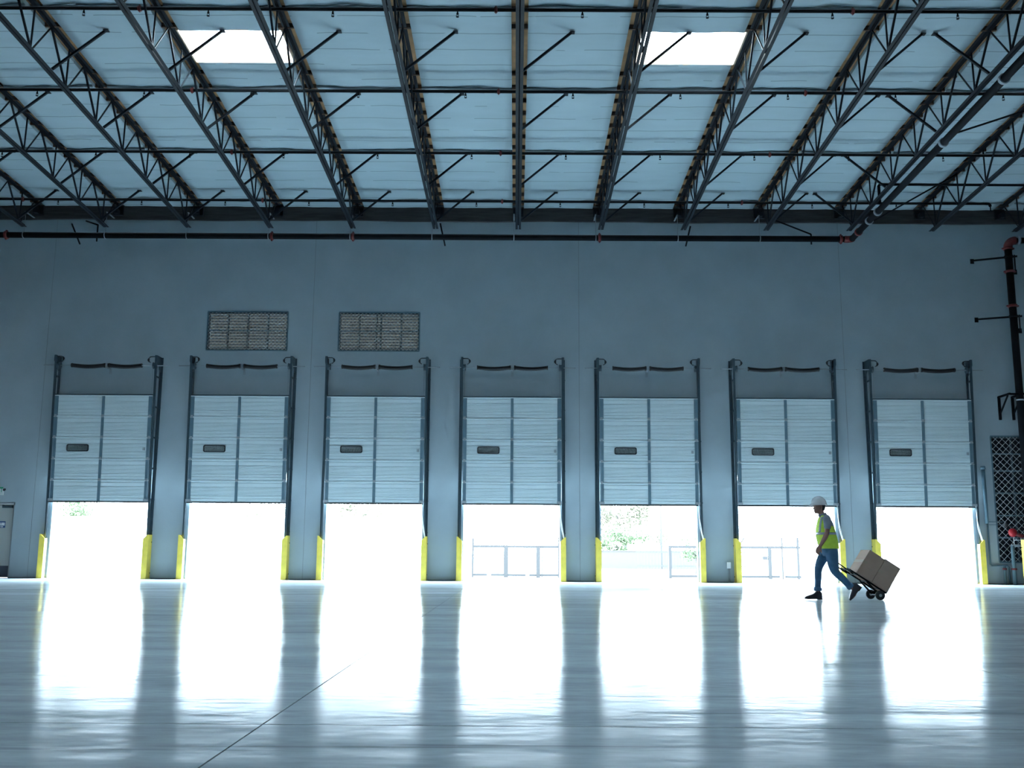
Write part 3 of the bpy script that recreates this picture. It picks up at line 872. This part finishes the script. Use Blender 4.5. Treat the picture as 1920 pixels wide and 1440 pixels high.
# ------------------------------------------------------------------ the yard outside
g = MB()
prof_g = [(D + .2, -.005), (34, -.06), (50, -.42), (75, -.35), (140, -.3), (260, 0)]
for (ya, za), (yb, zb) in zip(prof_g[:-1], prof_g[1:]):
    g.add([(-140, ya, za), (140, ya, za), (140, yb, zb), (-140, yb, zb)], [(0, 1, 2, 3)])
tag(g.build('ground', M['yard']), kind='structure')

def gate(label, x0, posts, x1, zb, zt, y, gaps, pickets=False):
    root = empty('metal_gate', (x0, y, zb - .07)); oz = zb - .07
    def bar(nm, xa, xb, za, zb_, d=.08): MB().box(xa - x0, xb - x0, -d / 2, d / 2, za - oz, zb_ - oz).build(nm, M['gate'], root)
    bar('top_rail', x0, x1, zt - .13, zt - .01)
    segs = [x0] + [e for gp in gaps for e in gp] + [x1]
    for a, b in zip(segs[::2], segs[1::2]): bar('bottom_rail', a, b, zb, zb + .12)
    for (px, w_, up) in posts: bar('post', px - w_ / 2, px + w_ / 2, oz - (.12 if up > .3 else 0), zt + up - .003, .11)
    return tag(root, label, 'gate')
gate('long galvanized steel gate frame seen through the middle dock door', -2.15, [(-2.10, .10, .35), (-.46, .22, -.05), (1.14, .20, -.05), (1.32, .06, .45), (2.14, .07, .42)], 2.2, -.35, 1.16, 50, [(-1.38, -1.20), (.52, .68)])
gt = gate('steel gate frame with diagonal arm seen left of the walking worker', 7.6, [(7.66, .14, 0), (9.4, .10, 0), (12.58, .17, 0), (13.2, .06, .42), (13.98, .10, .42)], 14.1, -.36, 1.20, 50, [(13.05, 13.3)])
a = MB(); a.bar((11.1 - 7.6, 0, 1.25 + .43), (11.35 - 7.6, 0, 1.6 + .43), .06, .06); a.build('arm', M['gate'], gt)
a = MB(); a.box(4.62, 4.86, -.08, .08, .95, 1.12); a.tube([(4.68, 0, 1.15), (4.62, 0, 1.3), (4.68, 0, 1.42)], .025, 8); a.build('latch', M['gate'], gt)

fr = empty('picket_fence', (8, 66, -.37))
for xx in range(0, 34):
    MB().box(xx * .21, xx * .21 + .05, -.02, .02, .1, 1.45).build('picket', M['gatepale'], fr)
MB().box(-.1, 7.1, .02, .05, .35, .42).build('rail', M['gatepale'], fr); MB().box(-.1, 7.1, .02, .05, 1.25, 1.32).build('rail', M['gatepale'], fr)
tag(fr, 'pale picket fence beyond the steel gate with the diagonal arm', 'fence')

bw = MB(); bw.box(4.5, 15.4, 78, 78.3, -.4, .98); bw.box(4.4, 15.5, 77.95, 78.35, .98, 1.05)
tag(bw.build('boundary_wall', M['block']), 'low pale grey boundary wall below the green tree', 'boundary wall', kind='thing')
wb = empty('warehouse', (-32, 84, -.4))
f = MB(); f.box(-20, 22, 0, 3, 0, 3.85); f.build('facade', M['plaster'], wb)
f = MB(); f.box(-20.2, 22.2, -.2, 3.2, 3.85, 4.0); f.build('parapet', M['plaster'], wb)
tag(wb, 'long white building across the yard behind the first dock doors', 'building')
pl = empty('utility_pole', (11.0, 76, -.4))
MB().tube([(0, 0, 0), (0, 0, 9)], [.09, .07], 10).build('pole', M['gatepale'], pl); MB().box(-.9, .9, -.05, .05, 8.2, 8.32).build('crossarm', M['gatepale'], pl)
tag(pl, 'thin pale utility pole beside the tree', 'utility pole')

def tree(label, x, y, zb, h, rx_, ry_, rz_, m, n=900, seed=1, name='tree', trunk=.2, leaf=.22):
    root = empty(name, (x, y, zb)); rd = random.Random(seed)
    t = MB(); t.tube([(0, 0, 0), (.1, 0, h * .3), (-.05, 0, h * .62)], [trunk, trunk * .8, trunk * .45], 8)
    for i in range(6):
        a = i * 1.05; t.tube([(0, 0, h * (.3 + .04 * i)), (rx_ * .6 * math.cos(a), ry_ * .6 * math.sin(a), h * (.5 + .05 * i))], [trunk * .4, trunk * .12], 6)
    t.build('trunk', M['bark'], root)
    f = MB(); cl = [(rd.gauss(0, .42) * rx_, rd.gauss(0, .42) * ry_, rd.uniform(-.7, .9) * rz_, rd.uniform(.25, .5)) for _ in range(16)]
    for _ in range(n):
        c_ = rd.choice(cl); v = Vector((rd.gauss(0, 1), rd.gauss(0, 1), rd.gauss(0, 1))).normalized() * (rd.random() ** .4) * c_[3]
        p = Vector((c_[0] + v.x * rx_, c_[1] + v.y * ry_, h - rz_ + c_[2] + v.z * rz_ * 1.2))
        a_ = Vector((rd.gauss(0, 1), rd.gauss(0, 1), rd.gauss(0, 1))).normalized(); b_ = a_.orthogonal().normalized(); l = leaf * rd.uniform(.6, 1.3)
        f.add([p - a_ * l, p + b_ * l * .5, p + a_ * l, p - b_ * l * .5], [(0, 1, 2, 3)])
    f.build('foliage', m, root)
    return tag(root, label, 'tree' if name == 'tree' else 'bush')
tree('pale leafy tree seen through the fifth dock door from the exit', 9.3, 86, -.3, 6.6, 3.2, 2.4, 2.6, M['leafA'], 5200, 2, leaf=.14)
tree('green bush in front of the tree, above the boundary wall', 8.3, 82, -.3, 3.1, 2.6, 1.2, 1.3, M['leafB'], 3600, 3, 'bush', .08, .11)
tree('small green tree above the white building, seen through the first dock door', -40.6, 92, -.3, 6.6, 2.1, 2.0, 2.0, M['leafB'], 3800, 5, leaf=.12)
tree('low bush at the edge of the sixth dock door opening', 10.7, 60, -.35, 2.1, .9, .6, .7, M['leafB'], 500, 8, 'bush', .05, .12)
tree('faint tree above the white building through the third dock door', -16.5, 100, -.3, 6.4, 5.5, 2, 2.2, M['leafA'], 1500, 6)
tree('faint tree above the white building through the second dock door', -26.5, 104, -.3, 6.2, 5.0, 2, 2.0, M['leafA'], 700, 7)

# ------------------------------------------------------------------ the worker
PX, PY = 5.25, 17.42
def interp(pts, n=5):
    """Catmull-Rom through (x, y, z, r...) tuples"""
    out = []
    P = [pts[0]] + list(pts) + [pts[-1]]
    for i in range(1, len(P) - 2):
        for k in range(n):
            t = k / n; a, b, c_, d_ = P[i - 1], P[i], P[i + 1], P[i + 2]
            out.append(tuple(.5 * ((2 * b[j]) + (-a[j] + c_[j]) * t + (2 * a[j] - 5 * b[j] + 4 * c_[j] - d_[j]) * t * t + (-a[j] + 3 * b[j] - 3 * c_[j] + d_[j]) * t ** 3) for j in range(len(b))))
    out.append(tuple(pts[-1])); return out
def limb(mb, pts, n=14, sub=5):
    q = interp(pts, sub)
    P = [Vector(p[:3]) for p in q]; Rr = [p[3] for p in q]
    d0 = (P[0] - P[1]).normalized(); d1 = (P[-1] - P[-2]).normalized()
    P2 = [P[0] + d0 * Rr[0] * f for f in (.95, .7, .35)] + P + [P[-1] + d1 * Rr[-1] * f for f in (.35, .7, .95)]
    R2 = [Rr[0] * f for f in (.25, .7, .93)] + Rr + [Rr[-1] * f for f in (.93, .7, .25)]
    mb.tube(P2, R2, n)
def ellrings(secs, n=24, sub=4):
    """secs: (z, xfront, xback, halfwidth, ycentre) -> stacked superellipse rings"""
    q = interp([tuple(s) + (0,) * (5 - len(s)) for s in secs], sub); rings = []
    for z, xf, xb, hw_, yc in q:
        cx, a = (xf + xb) / 2, (xb - xf) / 2
        rg = []
        for i in range(n):
            t = 2 * PI * i / n; c_, s_ = math.cos(t), math.sin(t); e = .85
            rg.append((cx + a * math.copysign(abs(c_) ** e, c_), yc + hw_ * math.copysign(abs(s_) ** e, s_), z))
        rings.append(rg)
    return rings
def remesh(o, v, smooth=2, decim=False):
    m_ = o.modifiers.new('remesh', 'REMESH'); m_.mode = 'VOXEL'; m_.voxel_size = v; m_.use_smooth_shade = True
    if smooth:
        s_ = o.modifiers.new('smooth', 'SMOOTH'); s_.factor = .5; s_.iterations = smooth

def fingers(mb, wrist, palm_end, side, curl, r=.0085, lens=(.072, .080, .075, .060)):
    """palm from wrist to palm_end; side: direction across the knuckles; curl: direction the fingers bend to"""
    w, p, sd, cu = Vector(wrist), Vector(palm_end), Vector(side).normalized(), Vector(curl).normalized()
    d = (p - w).normalized()
    for t in (-.030, -.010, .010, .030):
        limb(mb, [(*(w + sd * t * .6), .017), (*((w + p) / 2 + sd * t), .015), (*(p + sd * t), .0125)], 10, 3)
    for i, t in enumerate((-.030, -.010, .010, .030)):
        L = lens[i]; b = p + sd * t
        k1 = b + (d * .85 + cu * .45).normalized() * L * .45
        k2 = k1 + (d * .35 + cu * .95).normalized() * L * .32
        k3 = k2 + (-d * .25 + cu).normalized() * L * .25
        limb(mb, [(*b, r * 1.15), (*k1, r * 1.05), (*k2, r), (*k3, r * .85)], 8, 3)
    tb = w + d * .035 - sd * .026
    t1 = tb + (d * .6 - sd * .6 + cu * .4).normalized() * .038
    t2 = t1 + (d * .8 + cu * .55).normalized() * .032
    limb(mb, [(*tb, .014), (*t1, .0115), (*t2, .009)], 8, 3)

bd = MB()
# torso, neck, head
bd.loft(ellrings([(.78, .05, .26, .145), (.88, .045, .265, .15), (1.0, .03, .255, .145), (1.15, .015, .25, .155), (1.28, .02, .225, .165), (1.36, .035, .195, .16), (1.41, .045, .165, .11), (1.44, .03, .145, .065)]))
bd.loft(ellrings([(1.38, .05, .16, .060), (1.44, .012, .128, .056), (1.50, -.01, .10, .054), (1.56, .0, .09, .054)], 20))
bd.loft(ellrings([(1.466, -.040, .000, .022), (1.478, -.052, .035, .044), (1.497, -.060, .062, .057), (1.52, -.064, .085, .066), (1.545, -.068, .100, .072), (1.575, -.066, .110, .076), (1.605, -.074, .116, .078), (1.64, -.073, .116, .079), (1.68, -.060, .103, .072), (1.71, -.03, .075, .05), (1.722, .0, .045, .025)], 28))
nose = [(1.600, -.062, -.070, .006), (1.58, -.060, -.075, .008), (1.56, -.060, -.086, .011), (1.545, -.058, -.095, .014), (1.537, -.06, -.088, .015), (1.532, -.058, -.070, .012)]
bd.loft([[(xb, -hw_, z), (xf, -hw_ * .5, z), (xf - .002, 0, z), (xf, hw_ * .5, z), (xb, hw_, z)] for z, xb, xf, hw_ in nose])
limb(bd, [(-.060, -.022, 1.513, .0065), (-.069, 0, 1.514, .0075), (-.060, .022, 1.513, .0065)], 8, 3)
limb(bd, [(-.058, -.018, 1.503, .007), (-.067, 0, 1.503, .0085), (-.058, .018, 1.503, .007)], 8, 3)
limb(bd, [(-.050, -.01, 1.482, .012), (-.050, .01, 1.482, .012)], 8, 3)
for s in (-1, 1):
    limb(bd, [(-.055, s * .045, 1.600, .008), (-.070, s * .022, 1.604, .009)], 8, 3)
    limb(bd, [(.018, s * .079, 1.592, .010), (.038, s * .085, 1.588, .013), (.036, s * .084, 1.565, .012), (.022, s * .079, 1.545, .008)], 8, 4)
# near (left) arm: hanging slightly forward
limb(bd, [(.095, -.155, 1.385, .052), (.090, -.20, 1.33, .054), (.076, -.225, 1.24, .046), (.066, -.235, 1.14, .040), (.030, -.232, 1.06, .040), (-.025, -.225, .965, .031), (-.060, -.22, .905, .025)])
fingers(bd, (-.064, -.22, .900), (-.103, -.218, .822), (-.90, .05, .42), (.55, .45, -.35))
# far (right) arm: trailing back to the truck handle
limb(bd, [(.115, .155, 1.385, .052), (.13, .20, 1.33, .054), (.165, .225, 1.23, .046), (.205, .245, 1.13, .040), (.235, .27, 1.03, .038), (.262, .295, .90, .030), (.272, .305, .835, .025)])
fingers(bd, (.273, .306, .828), (.285, .315, .752), (0, 1, 0), (.85, 0, -.25), lens=(.078, .084, .080, .066))
# legs
limb(bd, [(.13, .085, .82, .085), (.06, .09, .68, .075), (.000, .09, .56, .062), (-.020, .09, .478, .052), (-.022, .09, .38, .052), (-.036, .09, .25, .040), (-.042, .09, .12, .036)])
limb(bd, [(-.02, .09, .05, .035), (-.12, .088, .045, .033), (-.20, .086, .03, .024)])
limb(bd, [(.17, -.085, .82, .088), (.178, -.09, .66, .080), (.19, -.095, .55, .068), (.215, -.10, .475, .056), (.32, -.10, .385, .054), (.42, -.10, .275, .041), (.48, -.10, .215, .036)])
limb(bd, [(.54, -.10, .17, .035), (.52, -.098, .10, .033), (.48, -.096, .045, .024)])
body = bd.build('person', M['skin'], None, (PX, PY, 0)); remesh(body, .0065, 2)
tag(body, 'person in white hard hat, yellow-green vest and jeans walking, pulling a hand truck', 'person')

def cloth(name, mb, m, v=.008, smooth=3):
    o = mb.build(name, m, body); 
    if v: remesh(o, v, smooth)
    return o
# jeans
j = MB()
j.loft(ellrings([(.74, .06, .265, .12), (.79, .038, .278, .155), (.86, .022, .285, .165), (.93, .015, .275, .160)]))
limb(j, [(.125, .09, .80, .098), (.055, .095, .68, .088), (.004, .093, .57, .073), (-.018, .09, .478, .064), (-.022, .09, .38, .060), (-.034, .09, .25, .052), (-.036, .09, .19, .054)])
limb(j, [(.175, -.09, .80, .104), (.180, -.092, .66, .096), (.194, -.097, .55, .082), (.222, -.10, .475, .070), (.325, -.10, .375, .064), (.425, -.10, .268, .056), (.448, -.10, .245, .057)])
cloth('jeans', j, M['jeans'])
cf = MB(); cf.tube([(-.034, .09, .215), (-.036, .09, .205), (-.037, .09, .160), (-.037, .09, .150)], [.055, .066, .067, .058], 18); cloth('trouser_cuff', cf, M['jeans'], .006, 2)
dv = Vector((.74, 0, -.67)).normalized()
c0 = Vector((.440, -.10, .252)); cf = MB(); cf.tube([c0 - dv * .008, c0, c0 + dv * .045, c0 + dv * .052], [.055, .064, .065, .056], 18); cloth('trouser_cuff', cf, M['jeans'], .006, 2)
# shirt: collar, sleeves, shoulder
sh = MB()
sh.loft(ellrings([(.86, .03, .285, .165), (1.0, .005, .278, .165), (1.15, -.01, .268, .175), (1.28, .0, .240, .185), (1.36, .02, .205, .175), (1.41, .035, .175, .12), (1.44, .025, .155, .075)]))
limb(sh, [(.10, -.14, 1.385, .066), (.092, -.19, 1.345, .069), (.085, -.218, 1.28, .063), (.078, -.228, 1.235, .060)])
limb(sh, [(.115, .14, 1.385, .066), (.13, .19, 1.345, .069), (.150, .218, 1.28, .063), (.168, .228, 1.235, .060)])
cloth('shirt', sh, M['shirt'])
co = MB(); rings = []
for z, g_ in ((1.425, .014), (1.445, .012), (1.468, .010)):
    cx = .088 - (z - 1.425) * .6
    rings.append([(cx + (.058 + g_) * math.cos(t), (.060 + g_) * math.sin(t), z + .022 * math.cos(t)) for t in [i * 2 * PI / 24 for i in range(24)]])
co.loft(rings); cloth('collar', co, M['shirt'], 0)
# vest
def vest_secs(g_):
    return [(.868, .012 - g_, .318 + g_, .192 + g_), (.93, -.015 - g_, .312 + g_, .195 + g_), (1.03, -.040 - g_, .300 + g_, .198 + g_), (1.13, -.046 - g_, .276 + g_, .200 + g_), (1.24, -.030 - g_, .250 + g_, .190 + g_), (1.31, -.012 - g_, .228 + g_, .172 + g_), (1.37, .005 - g_, .203 + g_, .150 + g_), (1.41, .022 - g_, .182 + g_, .125 + g_), (1.435, .030 - g_, .160 + g_, .095 + g_)]
v_ = MB(); v_.loft(ellrings(vest_secs(0), 32)); vest = cloth('safety_vest', v_, M['vest'], .008, 2)
def band_rings(za, zb, g_):
    q = interp([tuple(s) + (0,) for s in vest_secs(g_)], 8); q = [s for s in q if za <= s[0] <= zb]
    out = []
    for z, xf, xb, hw_, yc in q:
        cx, a = (xf + xb) / 2, (xb - xf) / 2
        out.append([(cx + a * math.copysign(abs(math.cos(t)) ** .85, math.cos(t)), hw_ * math.copysign(abs(math.sin(t)) ** .85, math.sin(t)), z) for t in [2 * PI * i / 40 for i in range(40)]])
    return out
bnd = MB(); bnd.loft(band_rings(1.092, 1.150, .0035)); o = bnd.build('reflective_band', M['reflect'], vest)
for s in (-1, 1):
    st = MB(); q = interp([tuple(a) + (0,) for a in vest_secs(.004)], 6); q = [a for a in q if 1.14 <= a[0] <= 1.41]
    vsx = []
    for z, xf, xb, hw_, yc in q:
        cx, a = (xf + xb) / 2, (xb - xf) / 2
        for yv in (s * hw_ * .48, s * hw_ * .48 + s * .045):
            k = min(.98, abs(yv) / hw_) ** (1 / .85); c_ = math.sqrt(max(0, 1 - k * k)) ** .85
            vsx.append((cx - a * c_ - .002, yv, z))
    st.add(vsx, [(2 * i, 2 * i + 1, 2 * i + 3, 2 * i + 2) for i in range(len(q) - 1)], True); o = st.build('reflective_strip', M['reflect'], vest)
    sm_ = o.modifiers.new('thickness', 'SOLIDIFY'); sm_.thickness = .003
# hair under the helmet
hr = MB(); hr.loft(ellrings([(1.515, .052, .098, .055), (1.535, .040, .112, .074), (1.57, .040, .122, .082), (1.61, .020, .126, .085), (1.65, -.02, .120, .082)], 24)); cloth('hair', hr, M['hair'], .007, 2)
for s in (-1, 1):
    limb(bd2 := MB(), [(-.0635, s * .030, 1.585, .006), (-.0645, s * .026, 1.585, .006)], 8, 2); bd2.build('eye', M['eye'], body)
    eb = MB(); limb(eb, [(-.058, s * .046, 1.607, .004), (-.074, s * .026, 1.612, .005), (-.078, s * .014, 1.608, .004)], 6, 3); eb.build('eyebrow', M['hair'], body)
# hard hat
ht = MB(); rings = []; cx = .018
for i in range(11):
    t = i / 10 * PI / 2; r_ = math.cos(t) ** .75 if i < 10 else .03
    rings.append([(cx + .132 * r_ * math.cos(a), .112 * r_ * math.sin(a), 1.622 + .140 * math.sin(t)) for a in [k * 2 * PI / 32 for k in range(32)]])
brim = []
for g_, z in ((0, 1.640), (.010, 1.624), (.016, 1.614), (.012, 1.610), (-.02, 1.614)):
    brim.append([(cx + (.132 + g_ + (.018 if math.cos(a) < 0 else 0) * (-math.cos(a)) * (1 if g_ >= .01 else 0)) * math.cos(a), (.112 + g_) * math.sin(a), z - (.006 * max(0, -math.cos(a)) if g_ > 0 else 0)) for a in [k * 2 * PI / 32 for k in range(32)]])
ht.loft(rings, closed=False); ht.loft(brim, closed=False)
hat = ht.build('hard_hat', M['helmet'], body)
rg = MB(); rg.tube([(cx - .125, 0, 1.655), (cx - .09, 0, 1.715), (cx - .03, 0, 1.760), (cx + .03, 0, 1.762), (cx + .09, 0, 1.717), (cx + .125, 0, 1.655)], .008, 8); rg.build('ridge', M['helmet'], hat)
# shoes
def shoe(loc, ang):
    m_ = MB(); secs = [(.012, .018, .02, .05), (.004, .030, .002, .11), (-.03, .038, .0, .150), (-.075, .039, .0, .150), (-.105, .038, .003, .115), (-.14, .041, .003, .090), (-.19, .047, .0, .072), (-.235, .045, .0, .058), (-.27, .033, .004, .042), (-.288, .014, .010, .030)]
    rings = []
    for x, hw_, zb_, zt_ in secs:
        zc, hz = (zb_ + zt_) / 2, (zt_ - zb_) / 2
        rings.append([(x, hw_ * math.copysign(abs(math.cos(t)) ** .7, math.cos(t)), zc + hz * math.copysign(abs(math.sin(t)) ** .6, math.sin(t))) for t in [k * 2 * PI / 20 for k in range(20)]])
    m_.loft(rings); o = m_.build('shoe', M['shoe'], body, loc); o.rotation_euler = (0, ang, 0); remesh(o, .006, 2)
    s_ = MB(); out = [(.010, .020), (-.03, .036), (-.10, .036), (-.18, .048), (-.235, .046), (-.275, .030), (-.290, .008)]
    poly = out + [(x, -y) for x, y in out[::-1]]
    s_.prism(poly, lambda x, y, z: (x, y, z), .0, .014); s_.box(-.075, .008, -.034, .034, -.012, .001)
    s_.build('sole', M['rubber'], o)
shoe((.020, .09, .014), 0)
shoe((.636, -.10, .222), -math.radians(50))

# ------------------------------------------------------------------ hand truck and boxes
TX, TY, TZ = 6.277, 17.74, 0.0
A = math.radians(33.2)
ax_u = Vector((-math.cos(A), 0, math.sin(A)))      # up along the frame (towards the handle)
ax_n = Vector((math.sin(A), 0, math.cos(A)))       # off the frame, towards the load
base = Vector((6.382 - .01, 0, .137))
tr = empty('hand_truck', (TX, TY, 0))
def T(u, v, n): p = base + ax_u * u + ax_n * n; return (p.x - TX, v, p.z)
for s in (-1, 1):
    MB().tube([T(-.03, s * .18, 0), T(.70, s * .18, 0)], .0145, 12).build('side_rail', M['pipe'], tr)
    q = MB(); q.tube([T(.60, s * .165, -.025), T(.98, s * .165, -.012)], .011, 10); q.build('handle_tube', M['pipe'], tr)
    q = MB(); q.tube([T(.66, s * .175, -.012), T(.74, s * .172, -.012)], .022, 10); q.build('slide_lock', M['track'], tr)
    q = MB(); q.bar(T(.34, s * .17, -.01), (0, s * .17, .095), .030, .012, (0, 1, 0)); q.bar(T(.02, s * .17, -.01), (0, s * .17, .088), .05, .012, (0, 1, 0)); q.build('axle_bracket', M['pipe'], tr)
    for u in (.1, .3, .5): pass
    w_ = MB(); y0 = s * .235; rings = []
    for yv, r_ in ((-.022, .050), (-.020, .076), (-.010, .082), (.010, .082), (.020, .076), (.022, .050)):
        rings.append([(r_ * math.cos(t), y0 + yv, .083 + r_ * math.sin(t)) for t in [k * 2 * PI / 28 for k in range(28)]])
    w_.loft(rings); wh = w_.build('wheel', M['rubber'], tr)
    h_ = MB(); h_.tube([(0, y0 - .026, .083), (0, y0 + .026, .083)], .026, 14); h_.build('hub', M['galv'], wh)
q = MB(); q.tube([(0, -.235, .083), (0, .235, .083)], .010, 10); q.build('axle', M['galv'], tr)
for u in (.10, .32, .54, .69):
    q = MB(); q.bar(T(u, -.18, 0), T(u, .18, 0), .010 if u < .6 else .016, .035, tuple(ax_u)); q.build('crossbar', M['track'], tr)
q = MB(); q.tube([T(.975, -.165, -.012), T(.985, -.15, -.012), T(.985, .15, -.012), T(.975, .165, -.012)], .014, 12); q.build('handle_grip', M['rubber'], tr)
q = MB(); q.prism([(-.22, -.012), (.22, -.012), (.20, .26), (-.20, .26)], lambda v, n, u: T(u, v, n), -.034, -.028); q.build('toe_plate', M['track'], tr)
q = MB(); q.tube([T(.30, .10, -.03), T(.12, -.05, -.05), T(.20, -.12, -.03)], .006, 6); q.build('bungee_strap', M['rubber'], tr)
tag(tr, 'folding black hand truck tilted back on two wheels behind the worker', 'hand truck')

def carton(name, u0, u1, n0, n1, vw, label, dv_=0):
    g_ = .0165; c_ = T((u0 + u1) / 2, dv_, n0 + g_)
    root = empty(name, (c_[0] + TX, TY, c_[2])); 
    def Q(u, v, n): p = T(u, v + dv_, n + g_); return (p[0] + TX - root.location.x, p[1], p[2] - root.location.z)
    b = MB(); b.prism([(u0, n0), (u1, n0), (u1, n1), (u0, n1)], lambda u, n, v: Q(u, v, n), -vw, vw)
    bo = b.build('carton_body', M['card'], root)
    bv = bo.modifiers.new('edge', 'BEVEL'); bv.width = .006; bv.segments = 2
    t = MB(); nm_ = (n0 + n1) / 2
    e = .0012
    for (ua, ub) in ((u1, u1 + e), (u0 - e, u0)):
        t.prism([(ua, nm_ - .025), (ub, nm_ - .025), (ub, nm_ + .025), (ua, nm_ + .025)], lambda u, n, v: Q(u, v, n), -vw - e, vw + e)
    t.prism([(u1 - .07, nm_ - .025), (u1, nm_ - .025), (u1, nm_ + .025), (u1 - .07, nm_ + .025)], lambda u, n, v: Q(u, v, n), -vw - e, -vw)
    t.build('packing_tape', M['tape'], root)
    f = MB(); f.prism([(u1 - .0, nm_ - .0015), (u1 + .0018, nm_ - .0015), (u1 + .0018, nm_ + .0015), (u1, nm_ + .0015)], lambda u, n, v: Q(u, v, n), -vw, vw)
    f.build('flap_seam', M['joint'], root)
    return tag(root, label, 'cardboard box', 'boxes on the hand truck')
carton('cardboard_box', .285, .585, .004, .459, .235, 'brown cardboard box on the hand truck, the one nearer the worker', -.005)
carton('cardboard_box', -.022, .279, .004, .473, .235, 'brown cardboard box at the foot of the hand truck, near its wheels', -.005)

# ------------------------------------------------------------------ daylight
wd = bpy.data.worlds.new('daylight'); S.world = wd; wd.use_nodes = True
nt = wd.node_tree; bg = nt.nodes['Background']
SKYC = (.50, .80, 1.0); SKYS = 37.0
tc = nt.nodes.new('ShaderNodeTexCoord'); sx = nt.nodes.new('ShaderNodeSeparateXYZ'); mr = nt.nodes.new('ShaderNodeMapRange')
nt.links.new(tc.outputs['Generated'], sx.inputs[0]); nt.links.new(sx.outputs['Z'], mr.inputs['Value'])
mr.inputs['From Min'].default_value = 0; mr.inputs['From Max'].default_value = 1; mr.inputs['To Min'].default_value = 0; mr.inputs['To Max'].default_value = 1
cr_ = nt.nodes.new('ShaderNodeValToRGB'); cr_.color_ramp.elements[0].color = (.70, .87, 1, 1); cr_.color_ramp.elements[1].color = (.62, .83, 1, 1)
nt.links.new(mr.outputs[0], cr_.inputs[0]); nt.links.new(cr_.outputs[0], bg.inputs['Color'])
bg.inputs['Strength'].default_value = SKYS

S.view_settings.view_transform = 'Standard'; S.view_settings.look = 'None'; S.view_settings.exposure = 0; S.view_settings.gamma = 1
S.view_settings.use_curve_mapping = False
cy = S.cycles
cy.max_bounces = 10; cy.diffuse_bounces = 8; cy.glossy_bounces = 4; cy.transmission_bounces = 4; cy.transparent_max_bounces = 8
cy.sample_clamp_indirect = 12; cy.use_denoising = True; cy.caustics_reflective = False; cy.caustics_refractive = False
